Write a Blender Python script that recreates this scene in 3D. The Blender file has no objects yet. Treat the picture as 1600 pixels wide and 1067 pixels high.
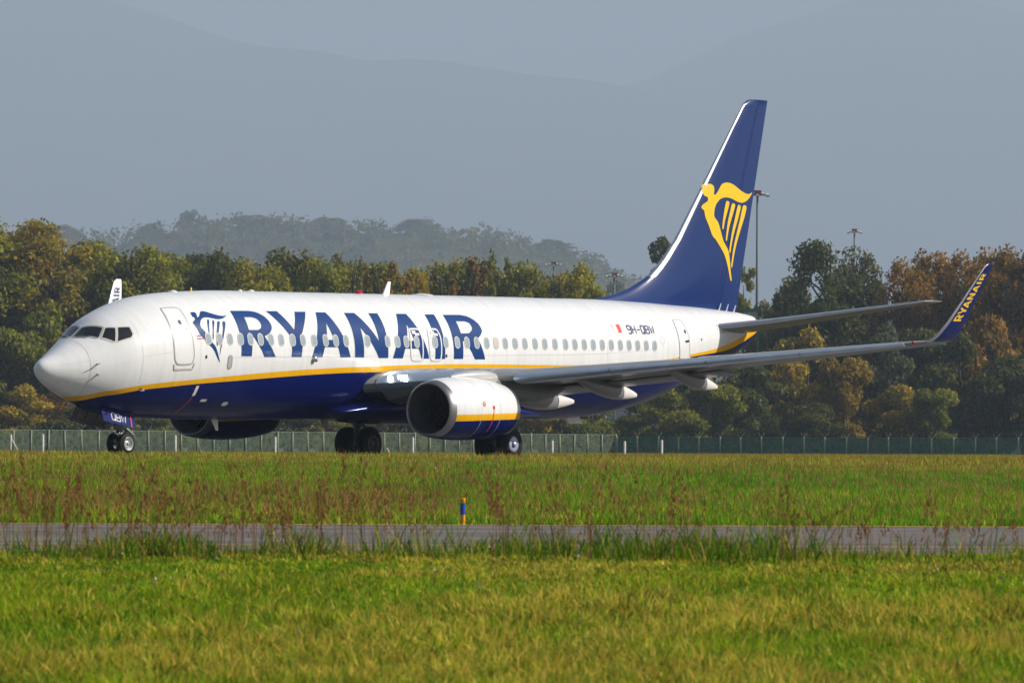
import bpy, bmesh, math, random
import numpy as np
from mathutils import Vector, Matrix
from mathutils.geometry import tessellate_polygon

# ------------------------------------------------------------------ camera, sky, sun, exposure
SC = bpy.context.scene
COL = SC.collection
R = math.radians
F = 10005.4                      # focal length in photo pixels (photo is 1600 wide)
CAMZ, PITCH, ROLL = 0.278, R(0.9732), R(0.2043)
_r0 = Vector((1, 0, 0)); _f = Vector((0, math.cos(PITCH), math.sin(PITCH))); _u0 = Vector((0, -math.sin(PITCH), math.cos(PITCH)))
CR = _r0*math.cos(ROLL) + _u0*math.sin(ROLL)
CU = _u0*math.cos(ROLL) - _r0*math.sin(ROLL)
cam_d = bpy.data.cameras.new('camera'); cam = bpy.data.objects.new('camera', cam_d); COL.objects.link(cam)
cam_d.sensor_width = 36; cam_d.lens = F/1600*36; cam_d.clip_start = 1; cam_d.clip_end = 90000
cam.matrix_world = Matrix(((CR.x, CU.x, -_f.x, 0), (CR.y, CU.y, -_f.y, 0), (CR.z, CU.z, -_f.z, CAMZ), (0, 0, 0, 1)))
cam_d.dof.use_dof = True; cam_d.dof.focus_distance = 200; cam_d.dof.aperture_fstop = 9
SC.camera = cam

SUN_AZ, SUN_EL = R(89), R(33)    # the sun stands to the right of the camera
world = bpy.data.worlds.new('World'); SC.world = world; world.use_nodes = True
wn = world.node_tree; bg = wn.nodes['Background']
sky = wn.nodes.new('ShaderNodeTexSky'); sky.sky_type = 'NISHITA'; sky.sun_disc = False
sky.sun_elevation = SUN_EL; sky.sun_rotation = SUN_AZ; sky.dust_density = 2.0; sky.air_density = 1.0
wn.links.new(sky.outputs[0], bg.inputs[0]); bg.inputs[1].default_value = 0.056
sd = bpy.data.lights.new('sun', 'SUN'); sd.energy = 5.0; sd.angle = R(0.5); sd.color = (1.0, 0.94, 0.85)
sun = bpy.data.objects.new('sun', sd); COL.objects.link(sun)
to_sun = Vector((math.sin(SUN_AZ)*math.cos(SUN_EL), math.cos(SUN_AZ)*math.cos(SUN_EL), math.sin(SUN_EL)))
sun.rotation_euler = to_sun.to_track_quat('Z', 'Y').to_euler()
SC.view_settings.view_transform = 'Standard'; SC.view_settings.look = 'None'
SC.view_settings.exposure = 0.6; SC.view_settings.gamma = 1
SC.render.engine = 'CYCLES'
cy = SC.cycles; cy.use_denoising = True; cy.max_bounces = 8; cy.transparent_max_bounces = 16; cy.volume_bounces = 0
cy.caustics_reflective = False; cy.caustics_refractive = False
HAZE_DENSITY, HAZE_COLOR, HAZE_ANISO = 1.15e-4, (0.635, 0.785, 0.985), 0.0

def at(u, v, d):
    """world point that the photo shows at pixel u,v when it stands d metres away"""
    return Vector((0, 0, CAMZ)) + d*(_f + CR*((u-800)/F) - CU*((v-533.5)/F))

# ------------------------------------------------------------------ helpers
rnd = random.Random(7)
def tag(o, label=None, cat=None, group=None, kind=None):
    if label: o['label'] = label
    if cat: o['category'] = cat
    if group: o['group'] = group
    if kind: o['kind'] = kind
    return o
def link(name, me, mats=None, parent=None, smooth=False):
    o = bpy.data.objects.new(name, me); COL.objects.link(o)
    if mats is not None:
        for m in (mats if isinstance(mats, (list, tuple)) else [mats]): me.materials.append(m)
    if parent: o.parent = parent
    if smooth:
        me.polygons.foreach_set('use_smooth', [True]*len(me.polygons))
    return o
def empty(name, loc=(0, 0, 0), rz=0):
    o = bpy.data.objects.new(name, None); COL.objects.link(o); o.location = loc; o.rotation_euler = (0, 0, rz); o.empty_display_size = .3
    return o
def mesh(name, V, Fc, mats=None, parent=None, smooth=False, mi=None):
    me = bpy.data.meshes.new(name); me.from_pydata([tuple(v) for v in V], [], [tuple(f) for f in Fc])
    o = link(name, me, mats, parent, smooth)
    if mi is not None: me.polygons.foreach_set('material_index', mi)
    me.update()
    return o
class MB:
    """collects shapes into one mesh"""
    def __init__(s): s.V = []; s.F = []; s.M = []
    def add(s, V, Fc, m=0):
        b = len(s.V); s.V += [tuple(v) for v in V]; s.F += [tuple(b+i for i in f) for f in Fc]; s.M += [m]*len(Fc)
    def box(s, c, sz, m=0, rot=None):
        x, y, z = [k/2 for k in sz]; c = Vector(c)
        P = [Vector((i*x, j*y, k*z)) for i in (-1, 1) for j in (-1, 1) for k in (-1, 1)]
        if rot is not None: P = [rot @ p for p in P]
        s.add([c+p for p in P], [(0, 1, 3, 2), (4, 6, 7, 5), (0, 4, 5, 1), (2, 3, 7, 6), (0, 2, 6, 4), (1, 5, 7, 3)], m)
    def tube(s, path, rad, n=10, m=0, caps=True):
        path = [Vector(p) for p in path]; rad = rad if isinstance(rad, (list, tuple)) else [rad]*len(path)
        V = []; Fc = []
        for i, p in enumerate(path):
            d = (path[min(i+1, len(path)-1)]-path[max(i-1, 0)]).normalized()
            a = d.cross(Vector((0, 0, 1)) if abs(d.z) < .9 else Vector((1, 0, 0))).normalized(); b = d.cross(a)
            for k in range(n):
                t = 2*math.pi*k/n; V.append(p + (a*math.cos(t)+b*math.sin(t))*rad[i])
        for i in range(len(path)-1):
            for k in range(n): Fc.append((i*n+k, i*n+(k+1) % n, (i+1)*n+(k+1) % n, (i+1)*n+k))
        if caps: Fc.append(tuple(range(n-1, -1, -1))); Fc.append(tuple((len(path)-1)*n+k for k in range(n)))
        s.add(V, Fc, m)
    def lathe(s, prof, c, axis='Y', n=32, m=0):
        """prof: (along, radius); axis Y or X"""
        c = Vector(c); V = []; Fc = []
        for a, r in prof:
            for k in range(n):
                t = 2*math.pi*k/n
                V.append(c + (Vector((r*math.cos(t), a, r*math.sin(t))) if axis == 'Y' else Vector((a, r*math.cos(t), r*math.sin(t))) if axis == 'X' else Vector((r*math.cos(t), r*math.sin(t), a))))
        for i in range(len(prof)-1):
            for k in range(n): Fc.append((i*n+k, i*n+(k+1) % n, (i+1)*n+(k+1) % n, (i+1)*n+k))
        if prof[0][1] > 1e-4: Fc.append(tuple(range(n-1, -1, -1)))
        if prof[-1][1] > 1e-4: Fc.append(tuple((len(prof)-1)*n+k for k in range(n)))
        s.add(V, Fc, m)
    def build(s, name, mats, parent=None, smooth=False):
        return mesh(name, s.V, s.F, mats, parent, smooth, s.M)
def fixnormals(o):
    bm = bmesh.new(); bm.from_mesh(o.data); bmesh.ops.remove_doubles(bm, verts=bm.verts, dist=1e-5); bmesh.ops.recalc_face_normals(bm, faces=bm.faces); bm.to_mesh(o.data); bm.free(); return o
def auto_sharp(o, deg=35):
    bm = bmesh.new(); bm.from_mesh(o.data)
    for e in bm.edges:
        if len(e.link_faces) == 2: e.smooth = e.calc_face_angle(0) < R(deg)
    bm.to_mesh(o.data); bm.free(); return o

# ------------------------------------------------------------------ materials
def new_mat(name):
    m = bpy.data.materials.new(name); m.use_nodes = True
    return m, m.node_tree.nodes, m.node_tree.links, m.node_tree.nodes['Principled BSDF']
def simple(name, c, rough=.5, metal=0, coat=0, spec=.5, noise=0, nscale=3):
    m, n, l, p = new_mat(name)
    p.inputs['Base Color'].default_value = (*c, 1); p.inputs['Roughness'].default_value = rough; p.inputs['Metallic'].default_value = metal
    p.inputs['Coat Weight'].default_value = coat; p.inputs['Coat Roughness'].default_value = .06; p.inputs['Specular IOR Level'].default_value = spec
    if noise:
        tc = n.new('ShaderNodeTexCoord'); t = n.new('ShaderNodeTexNoise'); t.inputs['Scale'].default_value = nscale; t.inputs['Detail'].default_value = 6
        mp = n.new('ShaderNodeMapRange'); mp.inputs[1].default_value = .3; mp.inputs[2].default_value = .7; mp.inputs[3].default_value = 1-noise; mp.inputs[4].default_value = 1+noise*.3
        mx = n.new('ShaderNodeMix'); mx.data_type = 'RGBA'; mx.blend_type = 'MULTIPLY'; mx.inputs[0].default_value = 1
        l.new(tc.outputs['Object'], t.inputs['Vector']); l.new(t.outputs[0], mp.inputs[0]); l.new(mp.outputs[0], mx.inputs[7])
        mx.inputs[6].default_value = (*c, 1); l.new(mx.outputs[2], p.inputs['Base Color'])
    return m
WHITE = (.80, .80, .80); YELLOW = (.86, .44, .004); BLUE = (.002, .009, .105); LBLUE = (.001, .038, .175)
M_white = simple('white_paint', WHITE, .22, coat=.6, noise=.05, nscale=1.2)
M_blue = simple('blue_paint', BLUE, .2, coat=.08, spec=.22)
M_doorblue = simple('gear_door_blue', (.001, .011, .105), .45, spec=.1)
M_finblue = simple('fin_blue_paint', (.003, .024, .135), .16, coat=.4)
M_title = simple('title_blue_paint', LBLUE, .22, coat=.15, spec=.4)
M_navy = simple('navy_mark', (.012, .022, .11), .35)
M_yellow = simple('yellow_paint', YELLOW, .25, coat=.5)
M_ymark = simple('yellow_mark', (.90, .56, .0), .25, coat=.5)
M_red = simple('red_paint', (.62, .03, .02), .35)
M_flagred = simple('flag_red', (.8, .05, .03), .35)
M_metal = simple('bare_metal', (.62, .64, .67), .22, metal=1.0)
M_slat = simple('slat_metal', (.60, .69, .80), .28, metal=.7, noise=.12, nscale=2)
M_lip = simple('inlet_lip_metal', (.27, .26, .27), .34, metal=.8)
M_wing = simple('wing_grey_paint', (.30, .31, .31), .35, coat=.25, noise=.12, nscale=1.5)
M_wingdk = simple('underside_shade_grey', (.105, .10, .094), .4, coat=.2, noise=.18, nscale=1.5)  # grey deepened so the colour itself carries the underside shade
M_fairing = simple('fairing_grey_paint', (.19, .195, .19), .28, coat=.6, noise=.12, nscale=1.5)
M_cone = simple('white_cone_paint', (.72, .69, .64), .35, noise=.08)
M_rubber = simple('tyre_rubber', (.006, .006, .007), .7, spec=.25, noise=.3, nscale=8)
M_rim = simple('rim_paint', (.62, .64, .64), .3, metal=.2)
M_hub = simple('hubcap_blue_grey', (.42, .47, .62), .35, metal=.3)
M_dkrim = simple('brake_dark_metal', (.25, .25, .26), .45, metal=.6)
M_gear = simple('gear_grey', (.35, .36, .36), .4, metal=.3, noise=.3, nscale=10)
M_dark = simple('dark_cavity', (.012, .012, .014), .6)
M_fan = simple('fan_titanium', (.08, .08, .085), .4, metal=.8)
M_duct = simple('inlet_duct_lining', (.13, .14, .16), .35, metal=.3)
M_bay = simple('bay_grey', (.15, .145, .13), .55, noise=.3, nscale=9)
M_glass = simple('cockpit_glass', (.008, .010, .012), .04, spec=.9)
M_pane = simple('cabin_window_pane', (.30, .37, .42), .08, spec=.8)  # pale blue-grey colour carries the reflection of the hazy sky
M_rimwin = simple('window_rim', (.52, .49, .45), .35)
M_seal = simple('door_seal_grey', (.40, .40, .38), .4)
M_seam = simple('seam_grey', (.50, .50, .50), .5)
M_frame = simple('windshield_frame', (.62, .58, .52), .35)
M_exhaust = simple('exhaust_metal', (.20, .17, .14), .45, metal=.8)
M_pylon = simple('pylon_shade_grey', (.12, .12, .115), .4, coat=.2, noise=.15, nscale=2)  # dark tone stands in for the wing's shade on the pylon
M_pyfair = simple('pylon_fairing_paint', (.46, .455, .44), .35, coat=.2, noise=.1, nscale=2)
M_seamdk = simple('dark_seam', (.004, .008, .05), .4)
def lamp_mat():
    m, n, l, p = new_mat('landing_lamp_emission'); p.inputs['Emission Color'].default_value = (1, .97, .92, 1); p.inputs['Emission Strength'].default_value = 5; return m  # bright white spots on the lenses put in as emission
M_lamp = lamp_mat()
M_beacon = simple('red_beacon_glass', (.45, .01, .02), .15)

def curve_thresh(n, l, sep, pts, lo, hi):
    """float curve of x (0..40 m) giving a height; pts (x,z)"""
    m1 = n.new('ShaderNodeMath'); m1.operation = 'DIVIDE'; m1.inputs[1].default_value = 40; l.new(sep.outputs[0], m1.inputs[0])
    fc = n.new('ShaderNodeFloatCurve'); c = fc.mapping.curves[0]
    pp = [(x/40, (z-lo)/(hi-lo)) for x, z in pts]
    c.points[0].location = pp[0]; c.points[-1].location = pp[-1]
    for q in pp[1:-1]: c.points.new(*q)
    fc.mapping.use_clip = False; fc.mapping.update()
    l.new(m1.outputs[0], fc.inputs['Value'])
    mr = n.new('ShaderNodeMath'); mr.operation = 'MULTIPLY_ADD'; mr.inputs[1].default_value = hi-lo; mr.inputs[2].default_value = lo; l.new(fc.outputs[0], mr.inputs[0])
    g = n.new('ShaderNodeMath'); g.operation = 'GREATER_THAN'; l.new(sep.outputs[2], g.inputs[0]); l.new(mr.outputs[0], g.inputs[1])
    return g
def livery(name, top, bot):
    m, n, l, p = new_mat(name)
    tc = n.new('ShaderNodeTexCoord'); sep = n.new('ShaderNodeSeparateXYZ'); l.new(tc.outputs['Object'], sep.inputs[0])
    gt = curve_thresh(n, l, sep, top, 0, 6); gb = curve_thresh(n, l, sep, bot, 0, 6)
    a = n.new('ShaderNodeMix'); a.data_type = 'RGBA'; a.inputs[6].default_value = (*BLUE, 1); a.inputs[7].default_value = (*YELLOW, 1); l.new(gb.outputs[0], a.inputs[0])
    b = n.new('ShaderNodeMix'); b.data_type = 'RGBA'; b.inputs[7].default_value = (*WHITE, 1); l.new(gt.outputs[0], b.inputs[0]); l.new(a.outputs[2], b.inputs[6])
    # faint wear: vertical rain streaks and cloudy grime
    mp = n.new('ShaderNodeMapping'); mp.inputs['Scale'].default_value = (2.2, .3, .25); l.new(tc.outputs['Object'], mp.inputs[0])
    t = n.new('ShaderNodeTexNoise'); t.inputs['Scale'].default_value = 2.5; t.inputs['Detail'].default_value = 6; l.new(mp.outputs[0], t.inputs['Vector'])
    r = n.new('ShaderNodeMapRange'); r.inputs[1].default_value = .35; r.inputs[2].default_value = .75; r.inputs[3].default_value = 1.0; r.inputs[4].default_value = .90; l.new(t.outputs[0], r.inputs[0])
    mu = n.new('ShaderNodeMix'); mu.data_type = 'RGBA'; mu.blend_type = 'MULTIPLY'; mu.inputs[0].default_value = 1; l.new(b.outputs[2], mu.inputs[6]); l.new(r.outputs[0], mu.inputs[7])
    l.new(mu.outputs[2], p.inputs['Base Color'])
    p.inputs['Roughness'].default_value = .2; p.inputs['Coat Roughness'].default_value = .05
    sp = n.new('ShaderNodeMapRange'); sp.inputs[3].default_value = .10; sp.inputs[4].default_value = .40; l.new(gt.outputs[0], sp.inputs[0]); l.new(sp.outputs[0], p.inputs['Specular IOR Level'])
    sp = n.new('ShaderNodeMapRange'); sp.inputs[3].default_value = .0; sp.inputs[4].default_value = .2; l.new(gt.outputs[0], sp.inputs[0]); l.new(sp.outputs[0], p.inputs['Coat Weight'])
    # slight skin waviness so reflections ripple
    t2 = n.new('ShaderNodeTexNoise'); t2.inputs['Scale'].default_value = 1.6; t2.inputs['Detail'].default_value = 2; l.new(tc.outputs['Object'], t2.inputs['Vector'])
    bp = n.new('ShaderNodeBump'); bp.inputs['Strength'].default_value = .06; bp.inputs['Distance'].default_value = .05; l.new(t2.outputs[0], bp.inputs['Height'])
    l.new(bp.outputs[0], p.inputs['Normal']); l.new(bp.outputs[0], p.inputs['Coat Normal'])
    return m
M_livery = livery('fuselage_livery',
    [(0, 1.2), (.9, 1.55), (1.25, 1.84), (1.6, 1.90), (2.0, 2.0), (2.4, 2.068), (3.23, 2.208), (4.24, 2.315), (5.34, 2.40), (7.53, 2.567), (9.57, 2.71), (12.1, 2.841), (14.07, 2.916), (16.06, 2.982), (18.1, 3.037), (20.16, 3.065), (23, 3.08), (26, 3.12), (29, 3.24), (31, 3.40), (32.5, 3.575), (34.3, 3.78), (35.2, 3.93), (36.3, 4.165), (37.26, 4.41), (40, 5.2)],
    [(0, 1.0), (.9, 1.40), (1.25, 1.60), (1.6, 1.685), (2.1, 1.865), (2.5, 1.925), (3.3, 2.064), (4.32, 2.161), (5.42, 2.259), (7.61, 2.40), (9.64, 2.532), (12.18, 2.671), (14.13, 2.734), (16.1, 2.779), (18.15, 2.834), (20.2, 2.90), (23, 2.914), (26, 2.95), (29, 3.08), (31, 3.27), (32.5, 3.48), (34.4, 3.65), (35.3, 3.74), (36.45, 3.97), (37.35, 4.23), (40, 5.0)])
M_nacelle = livery('nacelle_livery', [(0, 1.38), (13.3, 1.385), (15, 1.42), (16.85, 1.459), (40, 1.5)], [(0, 1.17), (13.3, 1.175), (15, 1.22), (16.85, 1.261), (40, 1.3)])

# ------------------------------------------------------------------ ground shapes (world: camera at 0,0, looking along +y)
PLANE_ROT, PLANE_LOC = R(53.5561), Vector((-14.291, 192.510, 0))
_ca, _sa = math.cos(PLANE_ROT), math.sin(PLANE_ROT)
def lerp_pts(x, pts):
    return np.interp(x, [p[0] for p in pts], [p[1] for p in pts])
def taxi_z(x, y):
    xl = (x-PLANE_LOC.x)*_ca + (y-PLANE_LOC.y)*_sa
    xl = np.clip(xl, -14, 36)
    return .09-.0109*(xl-3.94)
def crest(x): return lerp_pts(x, [(-40, .02), (-15, 0.0), (0, -.035), (8, -.10), (15, -.21), (40, -.26)])
def gz(x, y):
    x = np.asarray(x, float); y = np.asarray(y, float)
    near = lerp_pts(y, [(-80, -1.42), (20, -1.40), (42, -1.36), (47, -1.25), (54, -.93), (58.5, -.74), (60.5, -.715), (82.5, -.70), (84, -.68)])
    k = np.clip((y-84)/(184-84), 0, 1); mid = -.68*(1-k)+crest(x)*k + .02*np.sin(x*.9+y*.13)*np.clip(k*4, 0, 1)*np.clip((1-k)*4, 0, 1)
    z = np.where(y < 84, near, mid)
    tz = taxi_z(x, y)-.03
    k2 = np.clip((y-184)/3, 0, 1); z = np.where(y > 184, crest(x)*(1-k2)+tz*k2, z)
    k3 = np.clip((y-233)/40, 0, 1); z = np.where(y > 233, tz*(1-k3)-.2*k3, z)
    return z
def vnoise(x, y, seed=0):
    x = np.asarray(x, float); y = np.asarray(y, float); xi = np.floor(x).astype(int); yi = np.floor(y).astype(int); fx = x-xi; fy = y-yi
    fx = fx*fx*(3-2*fx); fy = fy*fy*(3-2*fy)
    def h(a, b):
        n = (a*374761393+b*668265263+seed*1442695041) & 0x7fffffff; n = ((n ^ (n >> 13))*1274126177) & 0x7fffffff
        return ((n ^ (n >> 16)) & 0xffff)/65535.
    return (h(xi, yi)*(1-fx)+h(xi+1, yi)*fx)*(1-fy)+(h(xi, yi+1)*(1-fx)+h(xi+1, yi+1)*fx)*fy
def fbm(x, y, s=0, o=4):
    t = 0; a = .5
    for i in range(o): t = t+a*vnoise(x*2**i, y*2**i, s+i); a *= .5
    return t/(1-.5**o)
def grid_mesh(name, xs, ys, zf, mat, smooth=True):
    X, Y = np.meshgrid(xs, ys); Z = zf(X, Y); V = np.stack([X, Y, Z], -1).reshape(-1, 3); nx = len(xs); ny = len(ys)
    i = np.arange(nx-1)[None, :]+np.arange(ny-1)[:, None]*nx; i = i.reshape(-1)
    Fc = np.stack([i, i+1, i+1+nx, i+nx], -1)
    return mesh(name, V.tolist(), Fc.tolist(), mat, None, smooth)

def ground_mat():
    m, n, l, p = new_mat('grassy_soil')
    tc = n.new('ShaderNodeTexCoord'); t = n.new('ShaderNodeTexNoise'); t.inputs['Scale'].default_value = .35; t.inputs['Detail'].default_value = 10; t.inputs['Roughness'].default_value = .7
    cr = n.new('ShaderNodeValToRGB'); cr.color_ramp.elements[0].position = .35; cr.color_ramp.elements[0].color = (.035, .055, .008, 1); cr.color_ramp.elements[1].position = .7; cr.color_ramp.elements[1].color = (.15, .11, .035, 1)
    l.new(tc.outputs['Object'], t.inputs['Vector']); l.new(t.outputs[0], cr.inputs[0]); l.new(cr.outputs[0], p.inputs['Base Color']); p.inputs['Roughness'].default_value = .95; p.inputs['Specular IOR Level'].default_value = .1
    return m
def asphalt_mat(name, c0, c1, scale):
    m, n, l, p = new_mat(name)
    tc = n.new('ShaderNodeTexCoord'); t = n.new('ShaderNodeTexNoise'); t.inputs['Scale'].default_value = scale; t.inputs['Detail'].default_value = 12; t.inputs['Roughness'].default_value = .75
    cr = n.new('ShaderNodeValToRGB'); cr.color_ramp.elements[0].position = .3; cr.color_ramp.elements[0].color = (*c0, 1); cr.color_ramp.elements[1].position = .72; cr.color_ramp.elements[1].color = (*c1, 1)
    l.new(tc.outputs['Object'], t.inputs['Vector']); l.new(t.outputs[0], cr.inputs[0]); l.new(cr.outputs[0], p.inputs['Base Color']); p.inputs['Roughness'].default_value = .85
    if scale > .52:   # long wear streaks and resurfaced patches
        mp = n.new('ShaderNodeMapping'); mp.inputs['Scale'].default_value = (.035, .55, 1); l.new(tc.outputs['Object'], mp.inputs[0]); t3 = n.new('ShaderNodeTexNoise'); t3.inputs['Scale'].default_value = 1.0; t3.inputs['Detail'].default_value = 4; l.new(mp.outputs[0], t3.inputs['Vector'])
        mr = n.new('ShaderNodeMapRange'); mr.inputs[1].default_value = .35; mr.inputs[2].default_value = .65; mr.inputs[3].default_value = .62; mr.inputs[4].default_value = 1.12; l.new(t3.outputs[0], mr.inputs[0])
        mx = n.new('ShaderNodeMix'); mx.data_type = 'RGBA'; mx.blend_type = 'MULTIPLY'; mx.inputs[0].default_value = 1; l.new(cr.outputs[0], mx.inputs[6]); l.new(mr.outputs[0], mx.inputs[7]); l.new(mx.outputs[2], p.inputs['Base Color'])
    t2 = n.new('ShaderNodeTexNoise'); t2.inputs['Scale'].default_value = 60; b = n.new('ShaderNodeBump'); b.inputs['Strength'].default_value = .3; b.inputs['Distance'].default_value = .01
    l.new(tc.outputs['Object'], t2.inputs['Vector']); l.new(t2.outputs[0], b.inputs['Height']); l.new(b.outputs[0], p.inputs['Normal'])
    return m
M_ground = ground_mat()
M_road = asphalt_mat('road_asphalt', (.095, .076, .066), (.21, .172, .152), .55)
M_apron = asphalt_mat('taxiway_concrete', (.11, .108, .105), (.20, .195, .19), .5)
M_line = simple('yellow_road_marking', (.55, .36, .04), .7, noise=.6, nscale=4)
xs = np.unique(np.concatenate([np.linspace(-45, 45, 91), np.linspace(-160, 160, 41), np.array([-22000, -12000, -6000, -3000, -1500, -700, -350, 350, 700, 1500, 3000, 6000, 12000, 22000])]))
ys = np.unique(np.concatenate([np.array([-3000, -800, -200, -80, -30, 0]), np.arange(20, 60, 2.), np.array([58.5, 60.5, 82.5, 84, 187, 233]), np.arange(90, 184, 4.), np.arange(184, 240, 2.), np.arange(240, 330, 15.), np.array([400, 550, 700, 1000, 1500, 2500, 4000, 7000, 14000, 42000])]))
tag(grid_mesh('ground', xs, ys, gz, M_ground), kind='structure')
rx = np.linspace(-120, 120, 61)
tag(grid_mesh('service_road', rx, np.array([60.5, 65, 72, 78, 82.5]), lambda x, y: gz(x, y)+.02, M_road), kind='structure')
for i, (a, b) in enumerate([(64.8, 65.25), (81.5, 82.15)]):
    tag(grid_mesh('road_marking', rx, np.array([a, b]), lambda x, y: gz(x, y)+.026, M_line), kind='structure')
tag(grid_mesh('taxiway', np.linspace(-160, 160, 81), np.arange(187.2, 233, 3.), lambda x, y: taxi_z(x, y), M_apron), kind='structure')

# ------------------------------------------------------------------ far mountains and the wooded hill
def slope_mat(name, c0, c1, scale):
    m, n, l, p = new_mat(name)
    tc = n.new('ShaderNodeTexCoord'); t = n.new('ShaderNodeTexNoise'); t.inputs['Scale'].default_value = scale; t.inputs['Detail'].default_value = 8
    cr = n.new('ShaderNodeValToRGB'); cr.color_ramp.elements[0].position = .35; cr.color_ramp.elements[0].color = (*c0, 1); cr.color_ramp.elements[1].position = .68; cr.color_ramp.elements[1].color = (*c1, 1)
    l.new(tc.outputs['Object'], t.inputs['Vector']); l.new(t.outputs[0], cr.inputs[0]); l.new(cr.outputs[0], p.inputs['Base Color']); p.inputs['Roughness'].default_value = 1; p.inputs['Specular IOR Level'].default_value = 0
    return m
M_mount = slope_mat('forested_mountain', (.030, .045, .018), (.075, .075, .035), .004)
M_hill = slope_mat('wooded_hill_soil', (.03, .042, .012), (.08, .07, .02), .02)
def ridge_mesh(name, prof, d, depth, mat, rough, seed, back=None, umin=-700, umax=2300, n=150, rows=26):
    """a ridge whose skyline follows prof (photo u, v) at distance d; the foot lies depth metres nearer"""
    us = np.linspace(umin, umax, n); vs = lerp_pts(us, prof); V = []; back = back or depth*.6
    for j in range(rows+6):
        s = j/rows if j <= rows else 1-(j-rows)/6*.8
        dd = d-depth*(1-j/rows) if j <= rows else d+back*(j-rows)/6
        for u, v in zip(us, vs):
            p = at(u, v, d); x = p.x*(dd/d)**.3; top = p.z
            e = .5-.5*math.cos(math.pi*min(1, max(0, s)))
            z = -3+(top+3)*e
            V.append([x, dd, z])
    V = np.array(V); nz = (fbm(V[:, 0]/rough+50, V[:, 1]/rough+50, seed, 5)-.5)
    hgt = np.maximum(0, V[:, 2])
    V[:, 2] += nz*hgt*.22*np.clip((d-V[:, 1])/depth*4, 0, 1) + nz*rough*.012
    Fc = [(j*n+i, j*n+i+1, (j+1)*n+i+1, (j+1)*n+i) for j in range(rows+5) for i in range(n-1)]
    return tag(mesh(name, V.tolist(), Fc, mat, None, True), kind='structure')
ridge_mesh('mountain', [(-700, 40), (-300, -60), (-100, -30), (60, 0), (150, 8), (250, 35), (330, 65), (400, 82), (480, 90), (540, 98), (580, 107), (640, 106), (700, 109), (760, 119), (830, 133), (900, 136), (1000, 150), (1200, 210), (1500, 330), (2300, 520)], 27000, 8000, M_mount, 1350, 3)
ridge_mesh('mountain', [(-700, 640), (300, 480), (700, 240), (850, 165), (930, 140), (1000, 128), (1060, 100), (1100, 82), (1140, 62), (1220, 36), (1290, 14), (1350, 0), (1420, -8), (1500, 0), (1560, 14), (1600, 27), (1700, 60), (1900, 130), (2300, 260)], 30000, 8800, M_mount, 1350, 9)
HILL_D = 5900
HILL = [(-700, 700), (-200, 640), (0, 450), (60, 400), (120, 384), (180, 385), (220, 372), (280, 362), (340, 360), (400, 358), (470, 360), (540, 366), (600, 370), (660, 368), (720, 372), (770, 378), (830, 392), (880, 400), (920, 412), (950, 438), (1000, 450), (1050, 470), (1150, 500), (1300, 560), (1700, 690), (2300, 705)]
ridge_mesh('hill', HILL, HILL_D, 900, M_hill, 120, 21, back=1000, n=220, rows=18)

# ------------------------------------------------------------------ the aircraft: local x runs aft from the nose, +y starboard, z up from the wheels
ST=[
(0.00,2.800,2.780,0.010,2.790),
(0.04,2.905,2.670,0.125,2.790),
(0.12,2.985,2.555,0.215,2.775),
(0.30,3.085,2.410,0.345,2.755),
(0.60,3.220,2.250,0.515,2.750),
(1.00,3.430,2.076,0.728,2.770),
(1.40,3.650,1.930,0.922,2.810),
(1.75,3.840,1.800,1.084,2.860),
(2.10,4.085,1.675,1.233,2.930),
(2.45,4.320,1.560,1.372,3.000),
(2.90,4.520,1.459,1.519,3.100),
(3.50,4.741,1.378,1.646,3.190),
(4.20,4.940,1.336,1.749,3.270),
(5.00,5.075,1.306,1.820,3.320),
(6.00,5.165,1.273,1.863,3.360),
(7.00,5.215,1.256,1.874,3.380),
(8.50,5.260,1.240,1.880,3.380),
(16.00,5.260,1.240,1.880,3.380),
(24.00,5.260,1.235,1.880,3.380),
(25.50,5.245,1.220,1.880,3.390),
(27.00,5.249,1.258,1.860,3.420),
(28.50,5.244,1.352,1.800,3.480),
(30.00,5.217,1.535,1.710,3.560),
(31.50,5.176,1.820,1.570,3.680),
(33.00,5.113,2.225,1.370,3.840),
(34.50,5.057,2.670,1.110,4.000),
(36.00,4.974,3.140,0.800,4.170),
(37.00,4.910,3.500,0.580,4.280),
(37.60,4.850,3.760,0.450,4.350),
(38.02,4.791,4.040,0.320,4.420),
]
def _pchip(xs,ys):
    n=len(xs); h=[xs[i+1]-xs[i] for i in range(n-1)]; d=[(ys[i+1]-ys[i])/h[i] for i in range(n-1)]
    m=[0]*n; m[0]=d[0]; m[-1]=d[-1]
    for i in range(1,n-1):
        if d[i-1]*d[i]<=0: m[i]=0
        else:
            w1=2*h[i]+h[i-1]; w2=h[i]+2*h[i-1]; m[i]=(w1+w2)/(w1/d[i-1]+w2/d[i])
    def f(x):
        if x<=xs[0]: return ys[0]
        if x>=xs[-1]: return ys[-1]
        lo,hi=0,n-1
        while hi-lo>1:
            mid=(lo+hi)//2
            if xs[mid]<=x: lo=mid
            else: hi=mid
        t=(x-xs[lo])/h[lo]; a=h[lo]
        return (1+2*t)*(1-t)**2*ys[lo]+t*(1-t)**2*a*m[lo]+t*t*(3-2*t)*ys[lo+1]+t*t*(t-1)*a*m[lo+1]
    return f
_X=[s[0] for s in ST]
ZC0,ZK0,HW,ZE0=[_pchip(_X,[s[k] for s in ST]) for k in (1,2,3,4)]
TILT=.008
def ZC(x): return ZC0(x)+TILT*(x-13.5)
def ZK(x): return ZK0(x)+TILT*(x-13.5)
def ZE(x): return ZE0(x)+TILT*(x-13.5)
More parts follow.
